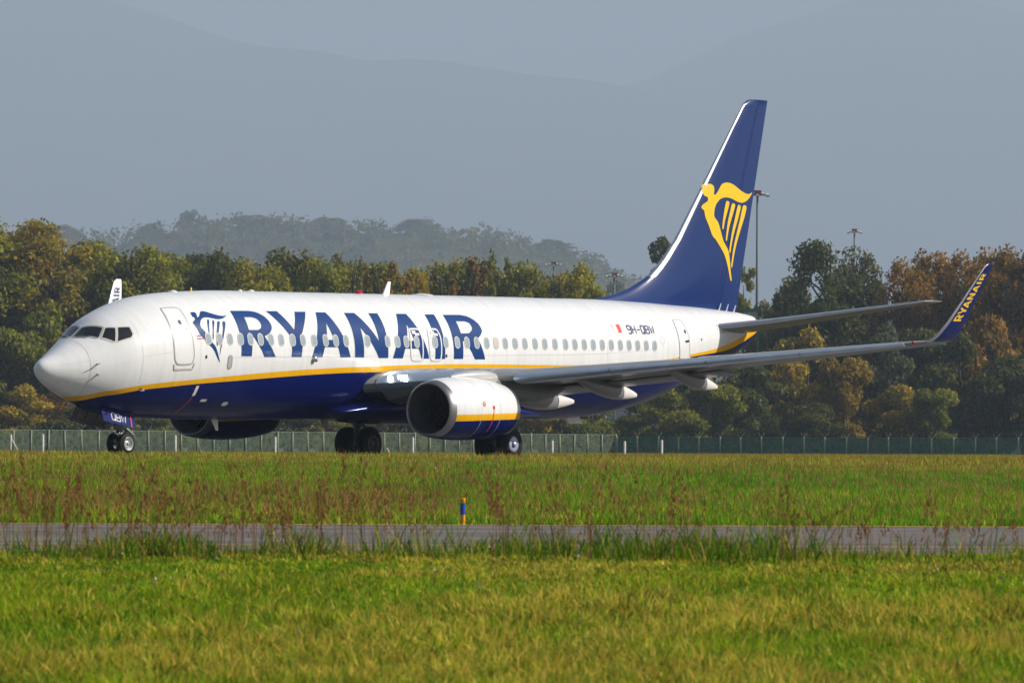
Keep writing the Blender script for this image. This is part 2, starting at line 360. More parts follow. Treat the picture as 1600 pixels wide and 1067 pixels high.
TITLE=[[[[7.461,1.346],[8.352,1.337],[8.433,1.328],[8.516,1.32],[8.597,1.309],[8.672,1.292],[8.744,1.267],[8.814,1.237],[8.878,1.202],[8.934,1.166],[8.983,1.128],[9.025,1.086],[9.061,1.044],[9.091,1.0],[9.114,0.955],[9.132,0.908],[9.145,0.862],[9.151,0.821],[9.151,0.786],[9.144,0.756],[9.132,0.727],[9.116,0.699],[9.097,0.669],[9.073,0.641],[9.046,0.614],[9.016,0.589],[8.984,0.566],[8.948,0.546],[8.91,0.527],[8.869,0.509],[8.826,0.493],[8.78,0.478],[8.733,0.464],[8.687,0.45],[8.704,0.402],[9.17,-0.17],[8.611,-0.173],[8.135,0.406],[8.038,0.406],[7.988,-0.16],[7.477,-0.163]],[[7.975,1.086],[8.317,1.09],[8.376,1.076],[8.437,1.062],[8.494,1.047],[8.542,1.026],[8.578,0.999],[8.606,0.966],[8.628,0.932],[8.643,0.899],[8.65,0.866],[8.651,0.834],[8.645,0.802],[8.636,0.774],[8.623,0.75],[8.604,0.729],[8.581,0.71],[8.553,0.693],[8.52,0.679],[8.481,0.668],[8.44,0.658],[8.4,0.648],[7.971,0.646]]],[[[9.221,1.338],[9.775,1.346],[10.227,0.67],[10.66,1.335],[11.221,1.343],[10.579,0.554],[10.467,-0.167],[9.964,-0.169],[9.999,0.413]]],[[[11.717,1.326],[12.218,1.333],[12.96,-0.167],[12.438,-0.17],[12.316,0.127],[11.637,0.122],[11.522,-0.166],[10.99,-0.169]],[[11.967,0.916],[12.138,0.36],[11.771,0.357]]],[[[13.17,1.323],[13.692,1.331],[14.445,0.35],[14.426,1.329],[14.894,1.336],[14.9,-0.174],[14.411,-0.177],[13.635,0.776],[13.646,-0.167],[13.183,-0.17]]],[[[15.867,1.325],[16.394,1.333],[17.056,-0.18],[16.643,-0.182],[16.491,0.108],[15.79,0.104],[15.664,-0.179],[15.147,-0.181]],[[16.124,0.92],[16.295,0.364],[15.925,0.361]]],[[[17.369,1.322],[17.876,1.33],[17.902,-0.185],[17.375,-0.187]]],[[[18.341,1.319],[19.254,1.332],[19.341,1.319],[19.429,1.307],[19.515,1.293],[19.593,1.273],[19.664,1.246],[19.73,1.215],[19.79,1.18],[19.845,1.142],[19.895,1.101],[19.941,1.057],[19.981,1.011],[20.012,0.964],[20.034,0.914],[20.049,0.861],[20.057,0.811],[20.059,0.768],[20.053,0.735],[20.038,0.708],[20.018,0.685],[19.997,0.662],[19.977,0.639],[19.955,0.618],[19.931,0.598],[19.906,0.579],[19.88,0.561],[19.851,0.544],[19.822,0.527],[19.793,0.511],[19.736,0.466],[20.059,-0.186],[19.507,-0.189],[18.989,0.37],[18.882,0.369],[18.865,-0.18],[18.367,-0.182]],[[18.85,1.064],[19.306,1.069],[19.363,1.055],[19.423,1.042],[19.478,1.026],[19.519,1.003],[19.545,0.969],[19.56,0.928],[19.567,0.886],[19.568,0.849],[19.561,0.818],[19.545,0.791],[19.522,0.766],[19.493,0.741],[19.456,0.716],[19.412,0.692],[19.364,0.669],[19.318,0.645],[18.876,0.631]]]]
HARP=[[[5.573,1.348],[5.619,1.359],[5.679,1.362],[5.729,1.359],[5.759,1.35],[5.779,1.336],[5.791,1.318],[5.795,1.293],[5.792,1.264],[5.786,1.236],[5.776,1.207],[5.762,1.179],[5.755,1.158],[5.755,1.146],[5.761,1.141],[5.776,1.144],[5.804,1.156],[5.841,1.178],[5.879,1.203],[5.914,1.236],[5.951,1.273],[5.985,1.306],[6.012,1.33],[6.035,1.349],[6.061,1.363],[6.092,1.371],[6.126,1.374],[6.162,1.372],[6.197,1.369],[6.234,1.361],[6.284,1.346],[6.356,1.319],[6.442,1.286],[6.53,1.254],[6.618,1.224],[6.708,1.196],[6.792,1.174],[6.868,1.161],[6.939,1.153],[6.998,1.15],[7.043,1.153],[7.078,1.161],[7.108,1.169],[7.145,1.179],[7.179,1.189],[7.184,1.186],[7.142,1.159],[7.072,1.12],[7.003,1.086],[6.946,1.065],[6.889,1.05],[6.829,1.04],[6.766,1.032],[6.701,1.029],[6.633,1.032],[6.56,1.043],[6.483,1.06],[6.407,1.076],[6.329,1.092],[6.252,1.108],[6.182,1.118],[6.122,1.121],[6.07,1.119],[6.019,1.11],[5.966,1.095],[5.916,1.075],[5.87,1.049],[5.83,1.017],[5.796,0.979],[5.768,0.944],[5.745,0.912],[5.729,0.881],[5.718,0.85],[5.716,0.818],[5.719,0.786],[5.729,0.756],[5.746,0.731],[5.769,0.708],[5.791,0.685],[5.808,0.666],[5.823,0.648],[5.84,0.615],[5.86,0.555],[5.885,0.482],[5.917,0.414],[5.961,0.361],[6.011,0.313],[6.059,0.271],[6.105,0.236],[6.149,0.206],[6.188,0.172],[6.22,0.132],[6.248,0.089],[6.274,0.044],[6.296,0.0],[6.316,-0.039],[6.34,-0.09],[6.382,-0.169],[6.434,-0.259],[6.467,-0.319],[6.461,-0.33],[6.431,-0.31],[6.396,-0.282],[6.361,-0.248],[6.322,-0.205],[6.283,-0.162],[6.249,-0.119],[6.215,-0.075],[6.18,-0.033],[6.141,0.007],[6.099,0.05],[6.056,0.091],[6.008,0.128],[5.958,0.163],[5.909,0.2],[5.863,0.243],[5.818,0.288],[5.775,0.333],[5.732,0.376],[5.689,0.417],[5.651,0.457],[5.623,0.491],[5.599,0.522],[5.576,0.56],[5.554,0.609],[5.535,0.665],[5.515,0.721],[5.494,0.78],[5.474,0.84],[5.458,0.889],[5.442,0.922],[5.427,0.944],[5.428,0.964],[5.455,0.987],[5.498,1.009],[5.537,1.031],[5.567,1.055],[5.595,1.08],[5.611,1.103],[5.61,1.122],[5.598,1.14],[5.584,1.156],[5.568,1.171],[5.549,1.184],[5.537,1.199],[5.537,1.219],[5.545,1.242],[5.553,1.266],[5.554,1.295],[5.556,1.325]],[[6.123,1.001],[6.146,1.031],[6.163,1.039],[6.178,1.04],[6.196,1.039],[6.211,1.032],[6.22,1.021],[6.224,1.013],[6.222,1.002],[6.207,0.973],[6.172,0.913],[6.127,0.837],[6.091,0.765],[6.068,0.696],[6.052,0.631],[6.039,0.586],[6.024,0.567],[6.01,0.567],[6.001,0.587],[6.003,0.632],[6.012,0.696],[6.029,0.767],[6.054,0.847],[6.089,0.934]],[[6.346,0.968],[6.373,0.998],[6.389,1.0],[6.403,0.995],[6.42,0.99],[6.433,0.98],[6.439,0.964],[6.439,0.951],[6.432,0.932],[6.409,0.894],[6.363,0.823],[6.307,0.733],[6.26,0.646],[6.226,0.559],[6.201,0.473],[6.182,0.407],[6.164,0.367],[6.147,0.346],[6.136,0.344],[6.131,0.362],[6.132,0.399],[6.14,0.451],[6.162,0.52],[6.195,0.604],[6.231,0.691],[6.267,0.789],[6.308,0.891]],[[6.559,0.925],[6.583,0.948],[6.602,0.956],[6.62,0.959],[6.642,0.959],[6.662,0.954],[6.676,0.946],[6.684,0.938],[6.685,0.926],[6.672,0.898],[6.635,0.841],[6.588,0.769],[6.547,0.705],[6.52,0.661],[6.497,0.624],[6.47,0.573],[6.433,0.494],[6.397,0.401],[6.367,0.316],[6.343,0.238],[6.324,0.167],[6.31,0.127],[6.298,0.131],[6.289,0.166],[6.287,0.212],[6.295,0.268],[6.312,0.337],[6.329,0.403],[6.343,0.462],[6.357,0.518],[6.375,0.576],[6.401,0.634],[6.432,0.694],[6.464,0.752],[6.496,0.815],[6.529,0.877]],[[6.811,0.919],[6.84,0.947],[6.866,0.953],[6.888,0.953],[6.909,0.951],[6.927,0.942],[6.938,0.929],[6.942,0.914],[6.941,0.896],[6.931,0.87],[6.915,0.838],[6.893,0.799],[6.858,0.744],[6.809,0.668],[6.751,0.577],[6.694,0.481],[6.636,0.379],[6.582,0.27],[6.535,0.165],[6.493,0.054],[6.458,-0.047],[6.437,-0.11],[6.426,-0.129],[6.423,-0.118],[6.425,-0.082],[6.436,-0.018],[6.459,0.082],[6.489,0.187],[6.526,0.287],[6.571,0.389],[6.614,0.482],[6.652,0.561],[6.685,0.631],[6.717,0.701],[6.749,0.78],[6.779,0.859]]]
FINHARP=[[[35.009,9.421],[35.035,9.45],[35.069,9.465],[35.111,9.476],[35.165,9.485],[35.228,9.49],[35.29,9.492],[35.353,9.492],[35.416,9.488],[35.47,9.478],[35.513,9.46],[35.548,9.436],[35.573,9.407],[35.587,9.371],[35.592,9.33],[35.592,9.288],[35.582,9.239],[35.567,9.189],[35.562,9.15],[35.572,9.126],[35.593,9.114],[35.623,9.118],[35.666,9.141],[35.719,9.18],[35.772,9.225],[35.823,9.277],[35.874,9.333],[35.922,9.385],[35.962,9.426],[35.999,9.461],[36.042,9.492],[36.095,9.518],[36.156,9.54],[36.223,9.556],[36.296,9.566],[36.377,9.571],[36.464,9.568],[36.561,9.558],[36.664,9.541],[36.767,9.517],[36.868,9.485],[36.97,9.446],[37.071,9.408],[37.173,9.37],[37.274,9.332],[37.376,9.298],[37.481,9.27],[37.586,9.246],[37.681,9.229],[37.76,9.222],[37.829,9.223],[37.894,9.23],[37.969,9.252],[38.04,9.281],[38.077,9.288],[38.063,9.255],[38.014,9.201],[37.956,9.146],[37.893,9.095],[37.82,9.044],[37.743,9.001],[37.664,8.968],[37.582,8.942],[37.499,8.924],[37.42,8.911],[37.342,8.904],[37.256,8.905],[37.159,8.916],[37.056,8.935],[36.952,8.957],[36.853,8.982],[36.754,9.01],[36.649,9.033],[36.529,9.046],[36.402,9.054],[36.286,9.055],[36.185,9.047],[36.095,9.032],[36.014,9.011],[35.948,8.987],[35.891,8.957],[35.834,8.92],[35.771,8.872],[35.708,8.818],[35.655,8.76],[35.615,8.698],[35.586,8.632],[35.565,8.569],[35.551,8.508],[35.544,8.448],[35.548,8.397],[35.565,8.359],[35.592,8.329],[35.627,8.297],[35.673,8.263],[35.727,8.226],[35.778,8.182],[35.819,8.129],[35.858,8.068],[35.899,7.998],[35.949,7.912],[36.002,7.816],[36.051,7.728],[36.09,7.657],[36.125,7.592],[36.173,7.526],[36.249,7.453],[36.339,7.378],[36.416,7.311],[36.466,7.261],[36.503,7.219],[36.537,7.16],[36.571,7.07],[36.602,6.964],[36.63,6.853],[36.652,6.741],[36.671,6.625],[36.692,6.512],[36.723,6.394],[36.757,6.279],[36.772,6.198],[36.758,6.166],[36.727,6.17],[36.694,6.196],[36.666,6.246],[36.637,6.319],[36.602,6.407],[36.558,6.51],[36.507,6.628],[36.449,6.746],[36.386,6.861],[36.316,6.976],[36.236,7.083],[36.141,7.178],[36.037,7.265],[35.933,7.349],[35.829,7.432],[35.725,7.511],[35.631,7.579],[35.553,7.624],[35.485,7.658],[35.42,7.71],[35.358,7.798],[35.3,7.905],[35.238,8.012],[35.165,8.115],[35.088,8.217],[35.027,8.313],[34.997,8.403],[34.984,8.486],[34.966,8.549],[34.931,8.584],[34.89,8.599],[34.858,8.614],[34.837,8.636],[34.825,8.657],[34.828,8.681],[34.849,8.709],[34.884,8.738],[34.935,8.77],[35.012,8.806],[35.104,8.845],[35.174,8.88],[35.205,8.912],[35.215,8.941],[35.215,8.967],[35.211,8.992],[35.198,9.014],[35.173,9.034],[35.127,9.047],[35.07,9.058],[35.023,9.08],[34.996,9.121],[34.981,9.175],[34.974,9.232],[34.977,9.297],[34.99,9.366]],[[36.286,8.883],[36.318,8.925],[36.346,8.932],[36.377,8.931],[36.419,8.931],[36.464,8.922],[36.498,8.907],[36.517,8.891],[36.526,8.869],[36.516,8.822],[36.483,8.74],[36.431,8.634],[36.379,8.526],[36.327,8.421],[36.274,8.313],[36.23,8.213],[36.2,8.118],[36.18,8.032],[36.159,7.971],[36.13,7.946],[36.101,7.948],[36.08,7.969],[36.071,8.005],[36.07,8.061],[36.079,8.14],[36.101,8.252],[36.133,8.387],[36.168,8.52],[36.206,8.654],[36.248,8.786]],[[36.68,8.817],[36.713,8.849],[36.747,8.861],[36.783,8.865],[36.822,8.863],[36.862,8.852],[36.892,8.835],[36.91,8.819],[36.917,8.797],[36.905,8.749],[36.864,8.663],[36.804,8.551],[36.743,8.435],[36.682,8.321],[36.619,8.204],[36.563,8.086],[36.516,7.964],[36.475,7.842],[36.444,7.74],[36.425,7.665],[36.416,7.611],[36.402,7.574],[36.375,7.554],[36.344,7.552],[36.324,7.572],[36.319,7.614],[36.325,7.679],[36.341,7.771],[36.366,7.905],[36.401,8.066],[36.441,8.22],[36.489,8.358],[36.543,8.489],[36.59,8.602],[36.624,8.692],[36.651,8.764]],[[37.087,8.772],[37.127,8.818],[37.162,8.824],[37.196,8.821],[37.233,8.815],[37.269,8.8],[37.293,8.779],[37.304,8.763],[37.304,8.743],[37.288,8.693],[37.252,8.6],[37.199,8.478],[37.137,8.344],[37.061,8.198],[36.974,8.04],[36.897,7.89],[36.839,7.756],[36.79,7.63],[36.747,7.508],[36.709,7.378],[36.676,7.251],[36.646,7.163],[36.618,7.129],[36.594,7.133],[36.58,7.161],[36.574,7.201],[36.578,7.265],[36.597,7.367],[36.635,7.529],[36.689,7.73],[36.745,7.92],[36.803,8.08],[36.865,8.229],[36.925,8.372],[36.982,8.522],[37.037,8.667]],[[37.439,8.767],[37.482,8.812],[37.522,8.822],[37.561,8.822],[37.601,8.824],[37.641,8.817],[37.671,8.802],[37.691,8.784],[37.702,8.757],[37.696,8.706],[37.667,8.622],[37.621,8.513],[37.563,8.392],[37.491,8.261],[37.406,8.118],[37.322,7.972],[37.239,7.823],[37.157,7.67],[37.081,7.518],[37.014,7.365],[36.953,7.213],[36.901,7.066],[36.86,6.915],[36.828,6.77],[36.8,6.669],[36.772,6.631],[36.748,6.636],[36.734,6.667],[36.729,6.715],[36.734,6.789],[36.751,6.891],[36.779,7.031],[36.819,7.201],[36.869,7.375],[36.932,7.547],[37.006,7.723],[37.079,7.896],[37.151,8.065],[37.223,8.23],[37.289,8.384],[37.345,8.531],[37.394,8.667]]]
WINX=[[5.927,0.387],[6.446,0.368],[6.958,0.355],[7.471,0.35],[7.949,0.346],[8.449,0.343],[8.966,0.343],[9.476,0.342],[10.046,0.341],[10.56,0.34],[11.131,0.339],[11.705,0.338],[12.226,0.337],[12.749,0.336],[13.852,0.334],[14.898,0.332],[15.409,0.331],[15.872,0.33],[16.417,0.329],[17.389,0.327],[17.965,0.326],[18.577,0.325],[19.1,0.324],[19.623,0.323],[20.173,0.322],[20.674,0.321],[21.184,0.32],[21.716,0.319],[22.262,0.318],[22.826,0.317],[23.361,0.316],[23.932,0.315],[24.523,0.313],[25.053,0.31],[25.58,0.305],[26.092,0.297],[26.617,0.286],[27.141,0.273],[27.684,0.255],[28.219,0.233],[28.752,0.21],[29.289,0.184],[29.815,0.155]]
DOOR1=[[4.472,1.688],[4.584,1.726],[5.163,1.637],[5.236,1.492],[5.224,1.133],[5.231,0.795],[5.22,0.464],[5.235,0.147],[5.256,-0.111],[5.215,-0.297],[5.096,-0.38],[4.592,-0.376],[4.449,-0.306],[4.382,-0.197],[4.345,-0.001],[4.347,0.326],[4.372,0.705],[4.385,1.07],[4.428,1.426]]
DOOR2=[[31.48,1.176],[31.59,1.221],[31.961,1.222],[32.068,1.168],[32.107,0.898],[32.15,0.645],[32.189,0.403],[32.205,0.134],[32.228,-0.132],[32.284,-0.406],[32.336,-0.579],[31.595,-0.465],[31.523,-0.305],[31.477,-0.052],[31.448,0.275],[31.437,0.59],[31.446,0.888]]
EX1=[[16.161,0.729],[16.243,0.767],[16.593,0.771],[16.669,0.734],[16.724,0.57],[16.756,0.372],[16.738,0.197],[16.733,-0.131],[16.696,-0.216],[16.574,-0.242],[16.226,-0.244],[16.14,-0.202],[16.088,-0.101],[16.073,0.096],[16.095,0.386]]
EX2=[[17.112,0.717],[17.212,0.771],[17.565,0.774],[17.639,0.733],[17.715,0.579],[17.734,0.4],[17.726,0.204],[17.703,-0.126],[17.666,-0.211],[17.559,-0.237],[17.24,-0.239],[17.144,-0.197],[17.095,-0.096],[17.064,0.122],[17.07,0.394]]
FLAG=[[27.451,1.023],[27.951,1.019],[27.941,0.692],[27.459,0.701]]
FLAGR=[[27.719,1.021],[27.951,1.019],[27.941,0.692],[27.728,0.696]]
REG=[[28.302,1.001],[29.921,0.958],[29.872,0.624],[28.292,0.685]]

def fus_pt(x, t, off=0.0):
    """fuselage skin point; t = metres round the skin from the widest line, up positive (port side)"""
    def q(x, t):
        th = t/1.88; zc, zk, w, ze = ZC(x), ZK(x), HW(x), ZE(x); c, s = math.cos(th), math.sin(th)
        return Vector((x, -w*c, ze+(zc-ze)*s if s >= 0 else ze+(ze-zk)*s))
    p = q(x, t)
    if off:
        e = .01; a = q(min(38.0, x+e), t)-q(max(0.005, x-e), t); b = q(x, t+e)-q(x, t-e)
        n = a.cross(b)
        if n.y*math.cos(t/1.88) > 0 : n = -n
        if n.length > 1e-9: p = p+n.normalized()*off
    return p
PLANE = empty('passenger_jet', PLANE_LOC, PLANE_ROT)
tag(PLANE, 'white, yellow and navy twin-engine passenger jet with a harp emblem, standing on the taxiway', 'airplane')

# fuselage skin
fx = np.unique(np.round(np.concatenate([[.004, .015, .04, .08, .12, .18, .24, .3], np.arange(.4, 7, .12), np.arange(7, 24, .5), np.arange(24, 38.03, .2), [38.02]]), 3))
NT = 96; V = []; Fc = []
for x in fx:
    for k in range(NT): V.append(fus_pt(float(x), 1.88*(2*math.pi*k/NT-math.pi/2)))
for i in range(len(fx)-1):
    for k in range(NT): Fc.append((i*NT+k, (i+1)*NT+k, (i+1)*NT+(k+1) % NT, i*NT+(k+1) % NT))
Fc.append(tuple(range(NT)))
Fc.append(tuple((len(fx)-1)*NT+k for k in reversed(range(NT))))
FUS = fixnormals(mesh('fuselage', V, Fc, M_livery, PLANE, True)); auto_sharp(FUS, 50)

def flat_poly(rings, cell=(.5, .12)):
    """2-D outline rings (first outer, rest holes) -> verts, faces, cut so that they can follow a curved skin"""
    pts = [[Vector((p[0], p[1], 0)) for p in r] for r in rings]
    tris = tessellate_polygon(pts); flat = [p for r in pts for p in r]
    bm = bmesh.new(); vs = [bm.verts.new(p) for p in flat]
    for t in tris:
        try: bm.faces.new([vs[i] for i in t])
        except ValueError: pass
    for ax in (0, 1):
        lo = min(p[ax] for p in flat); hi = max(p[ax] for p in flat); q = math.ceil(lo/cell[ax])*cell[ax]
        while q < hi:
            co = [0, 0, 0]; no = [0, 0, 0]; co[ax] = q; no[ax] = 1
            bmesh.ops.bisect_plane(bm, geom=bm.verts[:]+bm.edges[:]+bm.faces[:], plane_co=co, plane_no=no, dist=1e-6); q += cell[ax]
    bm.verts.index_update(); V = [(v.co.x, v.co.y) for v in bm.verts]; Fc = [tuple(v.index for v in f.verts) for f in bm.faces]; bm.free()
    return V, Fc
def decal(name, shapes, mat, parent, surf, off=.006, cell=(.5, .12)):
    """shapes: list of ring lists in skin coordinates, laid on the skin surf(a,b,off)"""
    mb = MB()
    for rings in shapes:
        V, Fc = flat_poly(rings, cell); P = [surf(a, b, off) for a, b in V]
        if Fc:
            mb.add(P, Fc)
    o = mb.build(name, mat, parent, True)
    # turn faces outward
    me = o.data; bm = bmesh.new(); bm.from_mesh(me)
    for f in bm.faces:
        c = f.calc_center_median(); s = sum(1 for _ in ())
        ref = DREF(c)
        if f.normal.dot(ref) < 0: f.normal_flip()
    bm.to_mesh(me); bm.free()
    return o
DREF = lambda c: Vector((0, c.y, c.z-3.3))
def ringline(r, w):
    """closed outline r -> [outer, inner] rings w metres wide"""
    n = len(r); cx = sum(p[0] for p in r)/n; cyy = sum(p[1] for p in r)/n; out = []
    for i in range(n):
        p, a, b = r[i], r[i-1], r[(i+1) % n]; dx, dy = b[0]-a[0], b[1]-a[1]; L = math.hypot(dx, dy) or 1; nx, ny = dy/L, -dx/L
        if nx*(p[0]-cx)+ny*(p[1]-cyy) > 0: nx, ny = -nx, -ny
        out.append((p[0]+nx*w, p[1]+ny*w))
    return [r, out]
def line(a, b, w):
    dx, dy = b[0]-a[0], b[1]-a[1]; L = math.hypot(dx, dy); nx, ny = -dy/L*w/2, dx/L*w/2
    return [[(a[0]+nx, a[1]+ny), (b[0]+nx, b[1]+ny), (b[0]-nx, b[1]-ny), (a[0]-nx, a[1]-ny)]]
def rrect(cx, cyy, w, h, r, n=5, slant=0):
    pts = []
    for sx, sy, a0 in ((1, 1, 0), (-1, 1, 90), (-1, -1, 180), (1, -1, 270)):
        for k in range(n+1):
            a = R(a0+90*k/n); yy = sy*(h/2-r)+r*math.sin(a); pts.append((cx+sx*(w/2-r)+r*math.cos(a)+slant*yy, cyy+yy))
    return pts
def smooth_ring(r, k=3):
    out = []; n = len(r)
    for i in range(n):
        p0, p1, p2, p3 = [Vector(r[(i+j) % n]) for j in (-1, 0, 1, 2)]
        for q in range(k):
            t = q/k; out.append(tuple(.5*((2*p1)+(p2-p0)*t+(2*p0-5*p1+4*p2-p3)*t*t+(3*p1-p0-3*p2+p3)*t**3)))
    return out

# title, harp, flag, registration
for g in TITLE: decal('title_letter', [g], M_title, PLANE, fus_pt)
decal('harp_emblem', [[r] for r in HARP], M_title, PLANE, fus_pt)
fl = decal('flag', [[FLAG]], M_white, PLANE, fus_pt, .006); decal('flag_red_half', [[FLAGR]], M_flagred, fl, fus_pt, .010)
decal('flag_outline', [ringline(FLAG, .02)], M_seam, fl, fus_pt, .009); decal('flag_cross', [line((27.51, .95), (27.57, .95), .05)], M_seam, fl, fus_pt, .010)
# stroke lettering used for the registration (units: cell 1 wide .62)
GL = {'9': [[(.0, .08), (.08, 0), (.42, 0), (.5, .1), (.5, .9), (.42, 1), (.08, 1), (0, .9), (0, .58), (.08, .48), (.5, .48)]], 'H': [[(0, 0), (0, 1)], [(.5, 0), (.5, 1)], [(0, .5), (.5, .5)]], '-': [[(.05, .47), (.5, .47)]],
      'Q': [[(.08, 0), (.42, 0), (.5, .1), (.5, .9), (.42, 1), (.08, 1), (0, .9), (0, .1), (.08, 0)], [(.3, .25), (.55, -.04)]], 'B': [[(0, 0), (0, 1), (.4, 1), (.48, .92), (.48, .6), (.4, .52), (0, .52)], [(.4, .52), (.5, .42), (.5, .1), (.42, 0), (0, 0)]],
      'W': [[(0, 1), (.14, 0), (.3, .75), (.46, 0), (.6, 1)]]}
def strokes(txt, x0, y0, h, w, sw, shear=0, gap=.22):
    out = []; x = x0
    for ch in txt:
        adv = .6 if ch == 'W' else .5
        for pl in GL[ch]:
            P = [(x+p[0]*w, y0+p[1]*h) for p in pl]; L = []; Rr = []
            for i in range(len(P)):
                a = Vector(P[max(i-1, 0)]); b = Vector(P[min(i+1, len(P)-1)]); d = (b-a).normalized()
                if 0 < i < len(P)-1:
                    d1 = (Vector(P[i])-a).normalized(); d2 = (b-Vector(P[i])).normalized(); k = min(1.6, 1/max(.5, (1+d1.dot(d2))/2)**.5)
                else: k = 1
                nn = Vector((-d.y, d.x))*sw/2*k; L.append((P[i][0]+nn.x, P[i][1]+nn.y)); Rr.append((P[i][0]-nn.x, P[i][1]-nn.y))
            for i in range(len(P)-1): out.append([[L[i], L[i+1], Rr[i+1], Rr[i]]])
        x += (adv+gap)*w
    return out
decal('registration_mark', strokes('9H-QBW', 28.34, .655, .31, .385, .052), M_navy, PLANE, lambda a, b, o: fus_pt(a, b-(a-28.3)*.02, o), .007)

# cabin windows
def window_at(x, t, pm):
    r = decal('cabin_window', [ringline(rrect(x, t, .285, .40, .135), .035)], M_rimwin, PLANE, fus_pt, .010)
    decal('window_pane', [[rrect(x, t, .225, .34, .11)]], pm, r, fus_pt, .007)
for i, (x, t) in enumerate(WINX): window_at(x, t, M_rimwin if i == 25 else M_pane)
decal('plugged_window', [ringline(rrect(30.36, .345, .25, .36, .11), .014)], M_seam, PLANE, fus_pt)

# doors
d = decal('entry_door', [[smooth_ring(DOOR1, 2)]], M_white, PLANE, fus_pt, .008, (.2, .12))
decal('door_seal', [ringline(smooth_ring(DOOR1, 2), .045)], M_seal, d, fus_pt, .012, (.2, .12))
decal('door_window', [[rrect(4.86, 1.02, .13, .17, .06)]], M_navy, d, fus_pt, .014)
decal('door_handle', [line((4.80, .72), (4.95, .735), .03), line((5.0, .76), (5.12, .77), .03)], M_navy, d, fus_pt, .014)
decal('door_sill', [line((4.42, -.50), (5.22, -.50), .05), line((4.37, -.33), (4.42, -.50), .05), line((5.22, -.50), (5.28, -.33), .05)], M_rimwin, PLANE, fus_pt, .02)
d = decal('rear_door', [[smooth_ring(DOOR2, 2)]], M_white, PLANE, fus_pt, .008, (.2, .12))
decal('door_seal', [ringline(smooth_ring(DOOR2, 2), .035)], M_seal, d, fus_pt, .012, (.2, .12))
decal('door_window', [[rrect(31.98, .60, .12, .18, .055)]], M_navy, d, fus_pt, .014)
decal('door_handle', [[rrect(32.03, .15, .28, .10, .04)]], M_navy, d, fus_pt, .014)
for ex in (EX1, EX2):
    d = decal('overwing_exit', [ringline(smooth_ring(ex, 3), .045)], M_white, PLANE, fus_pt, .012, (.2, .12))
    decal('exit_outline', [ringline(smooth_ring(ringline(ex, -.02)[1], 3), .02)], M_seal, d, fus_pt, .010, (.2, .12))
    cx = (min(p[0] for p in ex)+max(p[0] for p in ex))/2
    decal('exit_placard', [line((cx-.16, .64), (cx+.03, .64), .11), line((cx-.02, .575), (cx+.2, .575), .08)], M_white, d, fus_pt, .013)

# cockpit glazing (port pair traced, starboard mirrored)
def mir(x, t, off): p = fus_pt(x, t, off); return Vector((p.x, -p.y, p.z))
GLZ = [[(1.60, 2.86), (2.03, 2.86), (2.267, 1.947), (1.954, 1.63)], [(2.041, 1.521), (2.318, 1.836), (2.54, 1.581), (2.297, .992)], [(2.375, .955), (2.615, 1.539), (2.944, 1.355), (2.925, 1.017), (2.834, .913)]]
for surf in (fus_pt, mir):
    for i, g in enumerate(GLZ):
        gg = []
        for k in range(len(g)):
            a, b, c = Vector(g[k-1]), Vector(g[k]), Vector(g[(k+1) % len(g)])
            for s in (.88, .96): gg.append(tuple(a.lerp(b, s)))
            for s in (.04, .12): gg.append(tuple(b.lerp(c, s)))
        f = decal('cockpit_window', [[gg]], M_glass, PLANE, surf, .008, (.1, .1))
        decal('window_frame', [ringline(gg, -.055)], M_frame if i else M_seal, f, surf, .010, (.1, .1))
# windscreen wipers
for surf in (fus_pt, mir):
    w = MB(); w.tube([surf(1.60, 2.6, .03), surf(1.80, 2.0, .05)], .015, 6); w.build('wiper', M_dark, PLANE)

# radome seam, lightning strips, skin seams, small marks
sm = [line((1.42, -2.7), (1.42, 2.9), .011)]
decal('radome_seam', sm, M_seam, PLANE, fus_pt, .004, (.1, .1)); 
decal('lightning_strip', [line((.55, .62), (1.40, .50), .022), line((.55, -.75), (1.38, -.72), .022), line((.50, 1.75), (1.36, 2.1), .022)], M_cone, PLANE, fus_pt, .005, (.1, .1))
decal('skin_seam', [line((3.12, -.9), (3.12, 1.6), .012), line((3.12, .02), (4.30, .02), .012), line((7, -.20), (30, .02), .010), line((9.0, .80), (31, .78), .008), line((21.9, -.5), (21.9, 2.2), .008), line((26.9, -.3), (26.9, 2.2), .008)]+[line((q, -.6), (q, 2.3), .006) for q in (5.55, 9.0, 13.15, 17.15, 24.4, 30.7, 33.2)], M_seam, PLANE, fus_pt, .003)
decal('hatch_outline', [ringline(rrect(4.75, -1.33, 1.05, .46, .1), .008)], M_seamdk, PLANE, fus_pt, .004)
decal('white_slash_mark', [line((5.71, -1.02), (5.73, -1.36), .13)], M_white, PLANE, fus_pt)
decal('red_hazard_line', [line((5.725, -1.38), (5.60, -2.3), .035)], M_red, PLANE, fus_pt)
decal('small_placard', [line((6.22, -1.535), (6.50, -1.535), .10)], M_cone, PLANE, fus_pt)
decal('oval_port', [[rrect(7.51, -1.665, .27, .17, .08)]], M_cone, PLANE, fus_pt)
o = decal('oval_vent', [[rrect(6.952, -.33, .19, .36, .09)]], M_seal, PLANE, fus_pt, .006); decal('vent_rim', [ringline(rrect(6.952, -.33, .22, .40, .105), .03)], M_gear, o, fus_pt, .009)
decal('static_port', [[rrect(5.794, -.17, .10, .10, .048)], [rrect(17.97, -.10, .10, .10, .048)], [rrect(33.1, .10, .09, .10, .04)]], M_dark, PLANE, fus_pt)
decal('door_notice', [line((5.42, .49), (5.75, .49), .035)], M_navy, PLANE, fus_pt); decal('door_notice', [line((5.42, .40), (5.75, .40), .04)], M_red, PLANE, fus_pt)
